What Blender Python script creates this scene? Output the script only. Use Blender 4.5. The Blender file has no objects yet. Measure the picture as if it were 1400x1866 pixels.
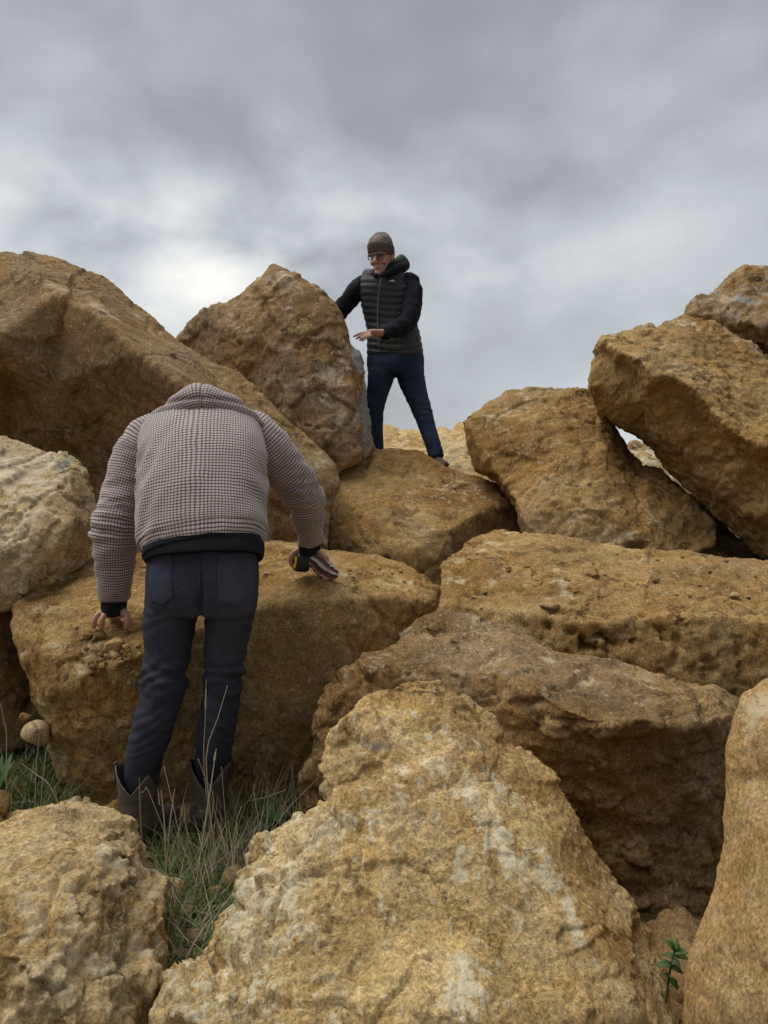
import bpy, bmesh, math, random
import numpy as np
from mathutils import Vector, Matrix
from mathutils.bvhtree import BVHTree
from mathutils.geometry import delaunay_2d_cdt

random.seed(7)
S = bpy.context.scene
COL = S.collection

# ------------------------------------------------------------------ camera
CAM_Z = 1.28
F = 1402.0                       # focal length in photo pixels (26 mm equivalent)
CX, CY, HORIZON = 700.0, 933.0, 880.0
PITCH = math.atan((CY - HORIZON) / F)
cam_data = bpy.data.cameras.new('camera')
cam = bpy.data.objects.new('camera', cam_data)
COL.objects.link(cam)
cam.location = (0, 0, CAM_Z)
cam.rotation_euler = (math.pi / 2 - PITCH, 0, 0)
cam_data.sensor_fit = 'VERTICAL'
cam_data.sensor_height = 36.0
cam_data.lens = 36.0 * F / 1866.0
cam_data.clip_start = 0.05
cam_data.clip_end = 2000
S.camera = cam
FW = np.array([0, math.cos(PITCH), -math.sin(PITCH)])
UP = np.array([0, math.sin(PITCH), math.cos(PITCH)])
RT = np.array([1.0, 0, 0])
C0 = np.array([0, 0, CAM_Z])


def P(x, y, d):
    return C0 + d * (RT * (x - CX) / F + FW + UP * (CY - y) / F)


def PV(x, y, d):
    return Vector(P(x, y, d))


def project(v):
    r = v - C0
    d = r @ FW
    return CX + F * (r @ RT) / d, CY - F * (r @ UP) / d


# ------------------------------------------------------------------ sky, sun, exposure
SUN_EL, SUN_AZ = 66.0, 282.0      # azimuth measured from +Y towards +X
w = bpy.data.worlds.new('World')
S.world = w
w.use_nodes = True
nt = w.node_tree
nt.nodes.clear()


class NT:
    """small helper for node trees"""
    def __init__(s, tree):
        s.t = tree

    def n(s, typ, **kw):
        o = s.t.nodes.new(typ)
        for k, v in kw.items():
            if k.startswith('i_'):
                key = k[2:]
                o.inputs[int(key) if key.isdigit() else key.replace('_', ' ')].default_value = v
            else:
                setattr(o, k, v)
        return o

    def l(s, a, b):
        s.t.links.new(a, b)

    def math(s, op, a, b=None, c=None, clamp=False):
        o = s.n('ShaderNodeMath', operation=op, use_clamp=clamp)
        for i, v in enumerate((a, b, c)):
            if v is None:
                continue
            if isinstance(v, (int, float)):
                o.inputs[i].default_value = v
            else:
                s.l(v, o.inputs[i])
        return o.outputs[0]

    def mix(s, f, a, b, blend='MIX'):
        o = s.n('ShaderNodeMix', data_type='RGBA', blend_type=blend, clamp_factor=True)
        for i, v in ((0, f), (6, a), (7, b)):
            if isinstance(v, (int, float)):
                o.inputs[i].default_value = v
            elif isinstance(v, tuple):
                o.inputs[i].default_value = (*v, 1) if len(v) == 3 else v
            else:
                s.l(v, o.inputs[i])
        return o.outputs[2]

    def ramp(s, f, stops, interp='LINEAR'):
        o = s.n('ShaderNodeValToRGB')
        r = o.color_ramp
        r.interpolation = interp
        while len(r.elements) < len(stops):
            r.elements.new(0.5)
        for e, (p, c) in zip(r.elements, stops):
            e.position = p
            e.color = (*c, 1) if isinstance(c, tuple) else (c, c, c, 1)
        s.l(f, o.inputs[0])
        return o.outputs[0]

    def noise(s, vec, scale, detail=4, rough=0.5, dist=0.0, out=0):
        o = s.n('ShaderNodeTexNoise')
        o.inputs['Scale'].default_value = scale
        o.inputs['Detail'].default_value = detail
        o.inputs['Roughness'].default_value = rough
        o.inputs['Distortion'].default_value = dist
        s.l(vec, o.inputs['Vector'])
        return o.outputs[out]

    def vmap(s, vec, scale=(1, 1, 1), rot=(0, 0, 0), loc=(0, 0, 0)):
        o = s.n('ShaderNodeMapping')
        o.inputs['Scale'].default_value = scale
        o.inputs['Rotation'].default_value = rot
        o.inputs['Location'].default_value = loc
        s.l(vec, o.inputs['Vector'])
        return o.outputs[0]


g = NT(nt)
tc = g.n('ShaderNodeTexCoord')
sky = g.n('ShaderNodeTexSky', sky_type='NISHITA')
sky.sun_disc = False
sky.sun_elevation = math.radians(SUN_EL)
sky.sun_rotation = math.radians(SUN_AZ)
sep = g.n('ShaderNodeSeparateXYZ')
g.l(tc.outputs['Generated'], sep.inputs[0])
zc = g.math('MAXIMUM', sep.outputs[2], 0.0)
nrm = g.n('ShaderNodeVectorMath', operation='NORMALIZE')
g.l(tc.outputs['Generated'], nrm.inputs[0])
cv = g.vmap(nrm.outputs[0], scale=(1.0, 1.0, 1.6), loc=(0.35, 2.2, 0.9), rot=(0, 0.10, 0))
big = g.noise(cv, 2.2, 2.5, 0.45, 0.15)
mid = g.noise(cv, 5.0, 4.0, 0.48, 0.15)
wisp = g.noise(g.vmap(nrm.outputs[0], scale=(1.0, 1.0, 1.9)), 11.0, 5.0, 0.52, 0.15)
cl = g.math('ADD', g.math('MULTIPLY', big, 0.62), g.math('MULTIPLY', mid, 0.32))
cl = g.math('ADD', cl, g.math('MULTIPLY', wisp, 0.06))
el = g.math('ARCSINE', g.math('MINIMUM', zc, 1.0))
az = g.math('ARCTAN2', sep.outputs[0], sep.outputs[1])
# the cloud sheet is thicker overhead, thin and broken low in the north-west where the light comes through
low = g.math('EXPONENT', g.math('MULTIPLY', g.math('POWER', g.math('DIVIDE', el, 0.33), 2.0), -1.0))


def bell(x, c, wd):
    return g.math('EXPONENT', g.math('MULTIPLY', g.math('POWER', g.math('DIVIDE', g.math('SUBTRACT', x, c), wd), 2.0), -1.0))


thin = g.math('MULTIPLY', bell(el, 0.285, 0.095), bell(az, -0.26, 0.42))
brk = g.math('MULTIPLY_ADD', g.math('MULTIPLY_ADD', mid, 0.75, g.math('MULTIPLY', wisp, 0.25)), 3.0, -1.0, clamp=True)
val = g.math('ADD', g.math('MULTIPLY_ADD', g.math('SUBTRACT', cl, 0.5), 1.45, 0.295), g.math('MULTIPLY', low, 0.29))
val = g.math('ADD', val, g.math('MULTIPLY', thin, g.math('MULTIPLY_ADD', brk, 0.50, 0.0)))
ccol = g.ramp(val, [(0.0, (0.19, 0.202, 0.216)), (0.34, (0.305, 0.322, 0.340)), (0.55, (0.455, 0.485, 0.512)),
                    (0.75, (0.62, 0.645, 0.655)), (1.0, (0.88, 0.865, 0.82))])
bgc = g.n('ShaderNodeBackground')
g.l(ccol, bgc.inputs[0])
bgc.inputs[1].default_value = 0.77
bgs = g.n('ShaderNodeBackground')
g.l(sky.outputs[0], bgs.inputs[0])
bgs.inputs[1].default_value = 0.05
mx = g.n('ShaderNodeMixShader')
mx.inputs[0].default_value = 0.93
g.l(bgs.outputs[0], mx.inputs[1])
g.l(bgc.outputs[0], mx.inputs[2])
wo = g.n('ShaderNodeOutputWorld')
g.l(mx.outputs[0], wo.inputs[0])

sd = bpy.data.lights.new('sun', 'SUN')
sd.energy = 2.5
sd.angle = math.radians(60)
sd.color = (1.0, 0.965, 0.91)
sun = bpy.data.objects.new('sun', sd)
COL.objects.link(sun)
sv = Vector((math.sin(math.radians(SUN_AZ)) * math.cos(math.radians(SUN_EL)),
             math.cos(math.radians(SUN_AZ)) * math.cos(math.radians(SUN_EL)), math.sin(math.radians(SUN_EL))))
sun.rotation_euler = sv.to_track_quat('Z', 'Y').to_euler()
sun.location = sv * 30

S.view_settings.view_transform = 'Standard'
S.view_settings.look = 'None'
S.view_settings.exposure = 0.66
S.view_settings.gamma = 1.0
S.view_settings.use_curve_mapping = False


# ------------------------------------------------------------------ numeric noise
def _hash(ix, iy, iz, seed):
    h = (ix.astype(np.uint32) * np.uint32(374761393) + iy.astype(np.uint32) * np.uint32(668265263)
         + iz.astype(np.uint32) * np.uint32(2147483647) + np.uint32((seed * 974711 + 1013904223) & 0xffffffff))
    h = (h ^ (h >> np.uint32(13))) * np.uint32(1274126177)
    h = (h ^ (h >> np.uint32(16))) * np.uint32(2246822519)
    return h ^ (h >> np.uint32(15))


def _rnd(h, k):
    h2 = (h ^ np.uint32((k * 0x9E3779B9) & 0xffffffff)) * np.uint32(2654435761)
    h2 = h2 ^ (h2 >> np.uint32(16))
    return (h2 & np.uint32(0xffff)).astype(np.float32) / 65535.0


def gnoise(p, seed):
    """gradient noise, about -0.7..0.7"""
    p = np.asarray(p, np.float32)
    i = np.floor(p).astype(np.int64)
    f = (p - i).astype(np.float32)
    u = f * f * f * (f * (f * 6 - 15) + 10)
    out = np.zeros(len(p), np.float32)
    for dx in (0, 1):
        wx = u[:, 0] if dx else 1 - u[:, 0]
        for dy in (0, 1):
            wy = u[:, 1] if dy else 1 - u[:, 1]
            for dz in (0, 1):
                wz = u[:, 2] if dz else 1 - u[:, 2]
                h = _hash(i[:, 0] + dx, i[:, 1] + dy, i[:, 2] + dz, seed)
                gx = _rnd(h, 1) * 2 - 1
                gy = _rnd(h, 2) * 2 - 1
                gz = _rnd(h, 3) * 2 - 1
                out += wx * wy * wz * (gx * (f[:, 0] - dx) + gy * (f[:, 1] - dy) + gz * (f[:, 2] - dz))
    return out


def fbm(p, freq, octs, seed, gain=0.5, ridged=False):
    out = np.zeros(len(p), np.float32)
    a, tot = 1.0, 0.0
    for k in range(octs):
        n = gnoise(p * (freq * 2.03 ** k) + 17.3 * k, seed + 31 * k)
        if ridged:
            n = 0.5 - np.abs(n) * 2
        out += a * n
        tot += a
        a *= gain
    return out / tot


def worley(p, seed):
    """nearest and second nearest distance, cell hash and offset to the cell centre"""
    p = np.asarray(p, np.float32)
    i = np.floor(p).astype(np.int64)
    f1 = np.full(len(p), 9.0, np.float32)
    f2 = np.full(len(p), 9.0, np.float32)
    hid = np.zeros(len(p), np.uint32)
    off = np.zeros((len(p), 3), np.float32)
    for dx in (-1, 0, 1):
        for dy in (-1, 0, 1):
            for dz in (-1, 0, 1):
                c = i + np.array([dx, dy, dz])
                h = _hash(c[:, 0], c[:, 1], c[:, 2], seed)
                pt = c + np.stack([_rnd(h, 4), _rnd(h, 5), _rnd(h, 6)], 1)
                v = (p - pt).astype(np.float32)
                d = np.sqrt((v * v).sum(1))
                m = d < f1
                f2 = np.where(m, f1, np.minimum(f2, d))
                f1 = np.where(m, d, f1)
                hid = np.where(m, h, hid)
                off[m] = v[m]
    return f1, f2, hid, off


def chips(p, freq, seed, stretch=None):
    """piecewise flat facets with small steps between them, as broken rock has"""
    q = p.copy()
    if stretch is not None:
        ax = np.array(stretch[:3], np.float32)
        ax /= np.linalg.norm(ax)
        q = q + np.outer(q @ ax, ax) * (stretch[3] - 1)
    wv = np.stack([gnoise(q * freq * 1.7, seed + k) for k in (91, 92, 93)], 1) * 0.22
    f1, f2, h, off = worley(q * freq + wv, seed)
    nrm = np.stack([_rnd(h, 7), _rnd(h, 8), _rnd(h, 9)], 1) * 2 - 1
    return (off * nrm).sum(1) * 0.8 + (_rnd(h, 10) - 0.5) * 0.5, f2 - f1, f1, h


def smooth01(x, a, b):
    t = np.clip((x - a) / (b - a), 0, 1)
    return t * t * (3 - 2 * t)


# ------------------------------------------------------------------ object helpers
def mesh_arrays(me):
    v = np.empty(len(me.vertices) * 3, np.float32)
    me.vertices.foreach_get('co', v)
    n = np.empty(len(me.vertices) * 3, np.float32)
    me.vertices.foreach_get('normal', n)
    return v.reshape(-1, 3), n.reshape(-1, 3)


def shade_smooth(me):
    me.polygons.foreach_set('use_smooth', np.ones(len(me.polygons), bool))


def link(name, me, mat, parent=None, base=None, label=None, cat=None, group=None, kind=None):
    """me holds world coordinates; the object's origin is base (top level) or the parent's base"""
    o = bpy.data.objects.new(name, me)
    me.name = name
    COL.objects.link(o)
    if parent is not None:
        base = parent['_b']
        root = parent
        o.parent = parent
    b = Vector(base if base is not None else (0, 0, 0))
    me.transform(Matrix.Translation(-b))
    if parent is None:
        o.location = b
    o['_b'] = tuple(b)
    if mat is not None:
        me.materials.clear()
        me.materials.append(mat)
    if label: o['label'] = label
    if cat: o['category'] = cat
    if group: o['group'] = group
    if kind: o['kind'] = kind
    return o


def pydata(name, v, f, uv=None, smooth=True):
    me = bpy.data.meshes.new(name)
    me.from_pydata([tuple(map(float, q)) for q in v], [], f)
    if uv is not None:
        ul = me.uv_layers.new(name='UVMap')
        arr = np.empty((len(me.loops), 2), np.float32)
        k = 0
        for fi, fc in enumerate(f):
            for j in range(len(fc)):
                arr[k] = uv[fi][j]
                k += 1
        ul.data.foreach_set('uv', arr.ravel())
    me.update()
    if smooth:
        shade_smooth(me)
    return me


def remesh(me, vox, smooth=0):
    """one closed surface round everything in me"""
    o = bpy.data.objects.new('tmp', me)
    COL.objects.link(o)
    m = o.modifiers.new('r', 'REMESH')
    m.mode = 'VOXEL'
    m.voxel_size = vox
    m.adaptivity = 0
    if smooth:
        s = o.modifiers.new('s', 'SMOOTH')
        s.factor = 0.5
        s.iterations = smooth
    dg = bpy.context.evaluated_depsgraph_get()
    out = bpy.data.meshes.new_from_object(o.evaluated_get(dg))
    bpy.data.objects.remove(o)
    bpy.data.meshes.remove(me)
    shade_smooth(out)
    return out


def join(parts):
    """list of (verts, faces) to one (verts, faces)"""
    V, Fc = [], []
    for v, f in parts:
        b = len(V)
        V.extend([tuple(map(float, q)) for q in v])
        Fc.extend([tuple(i + b for i in q) for q in f])
    return V, Fc


def loft(keys, side=(1, 0, 0), n=24, sub=5, expo=2.0):
    """keys: (centre, half width, half depth). Smooth tube with rounded caps. Returns verts, faces, per-face uv (metres)"""
    c = [np.array(k[0], float) for k in keys]
    a = [k[1] for k in keys]
    b = [k[2] if len(k) > 2 else k[1] for k in keys]
    ex = [k[3] if len(k) > 3 else expo for k in keys]

    def cr(arr, i, t):
        p0, p1, p2, p3 = arr[max(i - 1, 0)], arr[i], arr[i + 1], arr[min(i + 2, len(arr) - 1)]
        return 0.5 * ((2 * p1) + (p2 - p0) * t + (2 * p0 - 5 * p1 + 4 * p2 - p3) * t * t + (3 * p1 - p0 - 3 * p2 + p3) * t ** 3)
    cs, As, Bs, Es = [], [], [], []
    for i in range(len(c) - 1):
        for k in range(sub):
            t = k / sub
            cs.append(cr(c, i, t))
            As.append(max(cr(a, i, t), 1e-3))
            Bs.append(max(cr(b, i, t), 1e-3))
            Es.append(ex[i] * (1 - t) + ex[i + 1] * t)
    cs.append(c[-1]); As.append(a[-1]); Bs.append(b[-1]); Es.append(ex[-1])
    m = len(cs)
    side = np.array(side, float)
    V, rings, length = [], [], [0.0]
    circ = 2 * math.pi * max((As[i] + Bs[i]) / 2 for i in range(m))
    for i in range(m):
        t = cs[min(i + 1, m - 1)] - cs[max(i - 1, 0)]
        t = t / (np.linalg.norm(t) + 1e-9)
        u = side - t * (side @ t)
        u /= np.linalg.norm(u) + 1e-9
        wv = np.cross(t, u)
        r = []
        for k in range(n):
            th = 2 * math.pi * k / n
            cc, ss = math.cos(th), math.sin(th)
            e = 2.0 / Es[i]
            x = math.copysign(abs(cc) ** e, cc)
            y = math.copysign(abs(ss) ** e, ss)
            r.append(len(V))
            V.append(cs[i] + u * As[i] * x + wv * Bs[i] * y)
        rings.append(r)
        if i:
            length.append(length[-1] + float(np.mean([np.linalg.norm(V[q] - V[q - n]) for q in r])))
    Fc, UV = [], []
    for i in range(m - 1):
        for k in range(n):
            k2 = (k + 1) % n
            Fc.append((rings[i][k], rings[i][k2], rings[i + 1][k2], rings[i + 1][k]))
            u0, u1 = circ * k / n, circ * (k + 1) / n
            UV.append(((u0, length[i]), (u1, length[i]), (u1, length[i + 1]), (u0, length[i + 1])))
    for ri, rev in ((0, True), (m - 1, False)):
        ci = len(V)
        V.append(cs[ri])
        for k in range(n):
            k2 = (k + 1) % n
            tri = (rings[ri][k2], rings[ri][k], ci) if rev else (rings[ri][k], rings[ri][k2], ci)
            Fc.append(tri)
            u0, u1 = circ * k / n, circ * (k + 1) / n
            UV.append(((u1, length[ri]), (u0, length[ri]), (u0, length[ri])))
    return V, Fc, UV


def displace(me, fn):
    v, n = mesh_arrays(me)
    d = fn(v, n)
    v = v + n * d[:, None]
    me.vertices.foreach_set('co', v.astype(np.float32).ravel())
    me.update()


# ------------------------------------------------------------------ materials
def mat_new(name):
    m = bpy.data.materials.new(name)
    m.use_nodes = True
    t = m.node_tree
    t.nodes.clear()
    k = NT(t)
    b = k.n('ShaderNodeBsdfPrincipled')
    o = k.n('ShaderNodeOutputMaterial')
    k.l(b.outputs[0], o.inputs[0])
    return m, k, b


def bump(k, b, h, strength, dist, prev=None):
    o = k.n('ShaderNodeBump')
    o.inputs['Strength'].default_value = strength
    o.inputs['Distance'].default_value = dist
    k.l(h, o.inputs['Height'])
    if prev is not None:
        k.l(prev, o.inputs['Normal'])
    k.l(o.outputs[0], b.inputs['Normal'])
    return o.outputs[0]


def rock_mat(name, dark, midc, light, pale=(0.56, 0.46, 0.29), grey=(0.30, 0.30, 0.27), base_pale=0.0, grain=1.0, streak=None, pscale=9.0):
    m, k, b = mat_new(name)
    pos = k.n('ShaderNodeNewGeometry').outputs['Position']
    n1 = k.noise(pos, 2.2, 7, 0.62, 0.5)
    n1b = k.noise(k.vmap(pos, loc=(9, 4, 2)), 7.0, 6, 0.6, 0.3)
    f = k.math('MULTIPLY_ADD', n1b, 0.45, k.math('MULTIPLY', n1, 0.55))
    col = k.ramp(f, [(0.38, dark), (0.49, midc), (0.60, light)])
    nh = k.noise(k.vmap(pos, loc=(11, 3, 5)), 1.3, 5, 0.6, 0.6)
    tan = tuple(c * q for c, q in zip(midc, (0.92, 1.04, 1.45)))
    rust = tuple(c * q for c, q in zip(dark, (1.05, 0.92, 0.80)))
    col = k.mix(k.ramp(nh, [(0.50, 0.0), (0.62, 0.75)]), col, tan)
    col = k.mix(k.ramp(nh, [(0.36, 0.7), (0.47, 0.0)]), col, rust)
    # ochre sand clinging in patches
    n2 = k.noise(k.vmap(pos, loc=(3, 7, 1)), 4.2, 8, 0.68, 0.6)
    col = k.mix(k.ramp(n2, [(0.50, 0.0), (0.66, 0.65)]), col, tuple(c * q for c, q in zip(midc, (1.12, 0.98, 0.78))))
    # grains and small pits
    gr = k.noise(pos, 110.0, 5, 0.75)
    col = k.mix(1.0, col, k.ramp(gr, [(0.30, 0.34), (0.5, 1.0), (0.70, 1.72)]), 'MULTIPLY')
    vo = k.n('ShaderNodeTexVoronoi', feature='F1')
    vo.inputs['Scale'].default_value = 46.0
    vo.inputs['Randomness'].default_value = 1.0
    k.l(pos, vo.inputs['Vector'])
    clast = k.math('MULTIPLY', k.math('LESS_THAN', vo.outputs['Distance'], k.math('MULTIPLY', gr, 0.62)), k.math('GREATER_THAN', k.n('ShaderNodeSeparateColor').outputs[0], 0.88))
    sc = k.t.nodes[-1]
    sepc = [q for q in k.t.nodes if q.bl_idname == 'ShaderNodeSeparateColor'][-1]
    k.l(vo.outputs['Color'], sepc.inputs[0])
    col = k.mix(k.math('MULTIPLY', clast, 0.55), col, pale)
    g2 = k.noise(pos, 27.0, 6, 0.7)
    col = k.mix(1.0, col, k.ramp(g2, [(0.30, 0.72), (0.5, 1.0), (0.72, 1.25)]), 'MULTIPLY')
    at = k.n('ShaderNodeAttribute', attribute_name='pale')
    sp = pos if streak is None else k.vmap(pos, scale=streak[0], rot=streak[1])
    n3 = k.noise(sp, pscale, 10, 0.78, 0.25)
    pf = k.math('ADD', k.math('MULTIPLY', at.outputs['Fac'], 0.52), k.math('MULTIPLY_ADD', n3, 3.0, -1.5 + base_pale))
    pf = k.ramp(pf, [(0.22, 0.0), (0.50, 0.85)])
    pcol = k.mix(k.noise(pos, 40, 4, 0.6), tuple(c * 0.82 for c in pale), tuple(min(c * 1.15, 0.8) for c in pale))
    col = k.mix(pf, col, pcol)
    ag = k.n('ShaderNodeAttribute', attribute_name='grey')
    gf = k.math('ADD', ag.outputs['Fac'], k.math('MULTIPLY_ADD', n1b, 1.6, -0.8))
    col = k.mix(k.ramp(gf, [(0.38, 0.0), (0.60, 0.92)]), col, k.mix(gr, tuple(c * 0.8 for c in grey), tuple(c * 1.2 for c in grey)))
    k.l(col, b.inputs['Base Color'])
    b.inputs['Roughness'].default_value = 0.93
    b.inputs['Specular IOR Level'].default_value = 0.12
    calm = k.ramp(k.noise(k.vmap(pos, loc=(5, 1, 8)), 3.1, 4, 0.6), [(0.40, 0.18), (0.62, 1.0)])
    h1 = k.math('MULTIPLY', k.noise(pos, 62, 9, 0.74, 0.2), calm)
    vd = k.n('ShaderNodeTexVoronoi', feature='DISTANCE_TO_EDGE')
    vd.inputs['Scale'].default_value = 2.3
    wv = k.n('ShaderNodeVectorMath', operation='MULTIPLY_ADD')
    k.l(k.noise(pos, 5.0, 5, 0.6, 0, out=1), wv.inputs[0])
    wv.inputs[1].default_value = (0.35, 0.35, 0.35)
    k.l(pos, wv.inputs[2])
    k.l(wv.outputs[0], vd.inputs['Vector'])
    ck = k.ramp(vd.outputs['Distance'], [(0.0, 0.0), (0.02, 1.0)])
    ckm = k.ramp(k.noise(k.vmap(pos, loc=(1, 2, 3)), 1.7, 3, 0.5), [(0.50, 0.0), (0.60, 1.0)])
    h0 = k.math('MULTIPLY', k.math('SUBTRACT', ck, 1.0), ckm)
    p0 = bump(k, b, h0, 1.0, 0.02)
    p1 = bump(k, b, h1, 1.0 * grain, 0.013, p0)
    bump(k, b, k.noise(pos, 190, 4, 0.75), 0.85 * grain, 0.008, p1)
    return m


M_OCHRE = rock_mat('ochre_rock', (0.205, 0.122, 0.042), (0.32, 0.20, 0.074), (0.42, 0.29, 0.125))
M_PINK = rock_mat('pinkish_rock', (0.175, 0.106, 0.048), (0.285, 0.185, 0.088), (0.385, 0.27, 0.145), pale=(0.56, 0.48, 0.37), grey=(0.30, 0.32, 0.32), base_pale=0.04)
M_YELLOW = rock_mat('yellow_rock', (0.33, 0.215, 0.082), (0.46, 0.32, 0.135), (0.56, 0.415, 0.205), pale=(0.66, 0.57, 0.39), base_pale=0.05)
M_SAND = rock_mat('sandy_rock', (0.35, 0.215, 0.08), (0.44, 0.285, 0.115), (0.52, 0.36, 0.165), grain=1.1)
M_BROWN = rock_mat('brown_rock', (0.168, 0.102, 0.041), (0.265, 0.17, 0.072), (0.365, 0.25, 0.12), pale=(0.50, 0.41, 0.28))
M_STREAK = rock_mat('streaked_rock', (0.31, 0.205, 0.078), (0.48, 0.345, 0.15), (0.58, 0.445, 0.24), pale=(0.74, 0.66, 0.47), pscale=11.0,
                    base_pale=-0.04, streak=((2.4, 2.4, 0.26), (0, math.radians(24), 0)))
M_PALE = rock_mat('pale_rock', (0.32, 0.215, 0.095), (0.46, 0.345, 0.18), (0.58, 0.465, 0.29), pale=(0.68, 0.58, 0.41), base_pale=0.12)


def plain_mat(name, col, rough=0.85, spec=0.2, scale=60, amt=0.25, bmp=0.3, bscale=200, bd=0.002, metal=0.0, coords='Position', sheen=0.0):
    m, k, b = mat_new(name)
    pos = k.n('ShaderNodeNewGeometry').outputs['Position']
    n = k.noise(pos, scale, 4, 0.6)
    n2 = k.noise(pos, scale * 0.12, 3, 0.55)
    f = k.math('MULTIPLY_ADD', n2, 0.5, k.math('MULTIPLY', n, 0.5))
    c = k.ramp(f, [(0.3, tuple(q * (1 - amt) for q in col)), (0.7, tuple(min(q * (1 + amt), 1) for q in col))])
    k.l(c, b.inputs['Base Color'])
    b.inputs['Roughness'].default_value = rough
    b.inputs['Specular IOR Level'].default_value = spec
    b.inputs['Metallic'].default_value = metal
    if sheen:
        b.inputs['Sheen Weight'].default_value = sheen
    if bmp:
        bump(k, b, k.noise(pos, bscale, 3, 0.6), bmp, bd)
    return m


# ------------------------------------------------------------------ ground
def ground_z(x, y):
    x = np.asarray(x, np.float32); y = np.asarray(y, np.float32)
    rise = smooth01(y, 3.5, 6.0) * 0.85 * (1 - smooth01(y, 9.0, 14.0)) * (1 - smooth01(np.abs(x), 4.0, 9.0))
    q = np.stack([x, y, np.zeros_like(x)], 1)
    near = np.exp(-((x / 12) ** 2 + (y / 12) ** 2))
    dip = -0.22 * np.exp(-((x - 1.0) / 0.32) ** 2 - ((y - 2.62) / 0.24) ** 2)
    return rise + dip + near * (fbm(q, 1.3, 4, 5) * 0.10 + fbm(q, 9.0, 3, 8) * 0.03)


def build_ground():
    N = 230
    t = np.linspace(-1, 1, N)
    gx = -0.2 + 3.6 * t + 400 * np.sign(t) * np.abs(t) ** 9
    gy = 2.6 + 3.6 * t + 400 * np.sign(t) * np.abs(t) ** 9
    X, Y = np.meshgrid(gx, gy)
    Z = ground_z(X.ravel(), Y.ravel())
    V = np.stack([X.ravel(), Y.ravel(), Z], 1)
    Fc = [(j * N + i, j * N + i + 1, (j + 1) * N + i + 1, (j + 1) * N + i) for j in range(N - 1) for i in range(N - 1)]
    me = pydata('ground', V, Fc)
    m, k, b = mat_new('earth')
    pos = k.n('ShaderNodeNewGeometry').outputs['Position']
    n1 = k.noise(pos, 6, 8, 0.65, 0.3)
    c = k.ramp(n1, [(0.35, (0.075, 0.048, 0.022)), (0.5, (0.15, 0.095, 0.04)), (0.68, (0.25, 0.165, 0.07))])
    n2 = k.noise(k.vmap(pos, loc=(2, 5, 0)), 3.0, 5, 0.6)
    c = k.mix(k.ramp(n2, [(0.5, 0.0), (0.62, 0.7)]), c, (0.045, 0.06, 0.018))
    k.l(c, b.inputs['Base Color'])
    b.inputs['Roughness'].default_value = 0.95
    b.inputs['Specular IOR Level'].default_value = 0.1
    bump(k, b, k.noise(pos, 45, 8, 0.7), 0.8, 0.02)
    link('ground', me, m, base=(0, 0, 0), kind='structure')


build_ground()

# ------------------------------------------------------------------ boulders
ROCKS = []          # (object, bvh in world space)


def in_poly(x, y, poly):
    ins = False
    j = len(poly) - 1
    for i in range(len(poly)):
        xi, yi = poly[i][:2]
        xj, yj = poly[j][:2]
        if (yi > y) != (yj > y) and x < (xj - xi) * (y - yi) / (yj - yi) + xi:
            ins = not ins
        j = i
    return ins


def blob_mask(px, py, blobs):
    m = np.zeros(len(px), np.float32)
    for bl in blobs:
        x, y, rx, ry = bl[:4]
        rot = math.radians(bl[4] if len(bl) > 4 else 0)
        st = bl[5] if len(bl) > 5 else 1.0
        dx, dy = px - x, py - y
        u = (dx * math.cos(rot) + dy * math.sin(rot)) / rx
        v = (-dx * math.sin(rot) + dy * math.cos(rot)) / ry
        m = np.maximum(m, st * np.exp(-(u * u + v * v) * 1.2))
    return m


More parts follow.
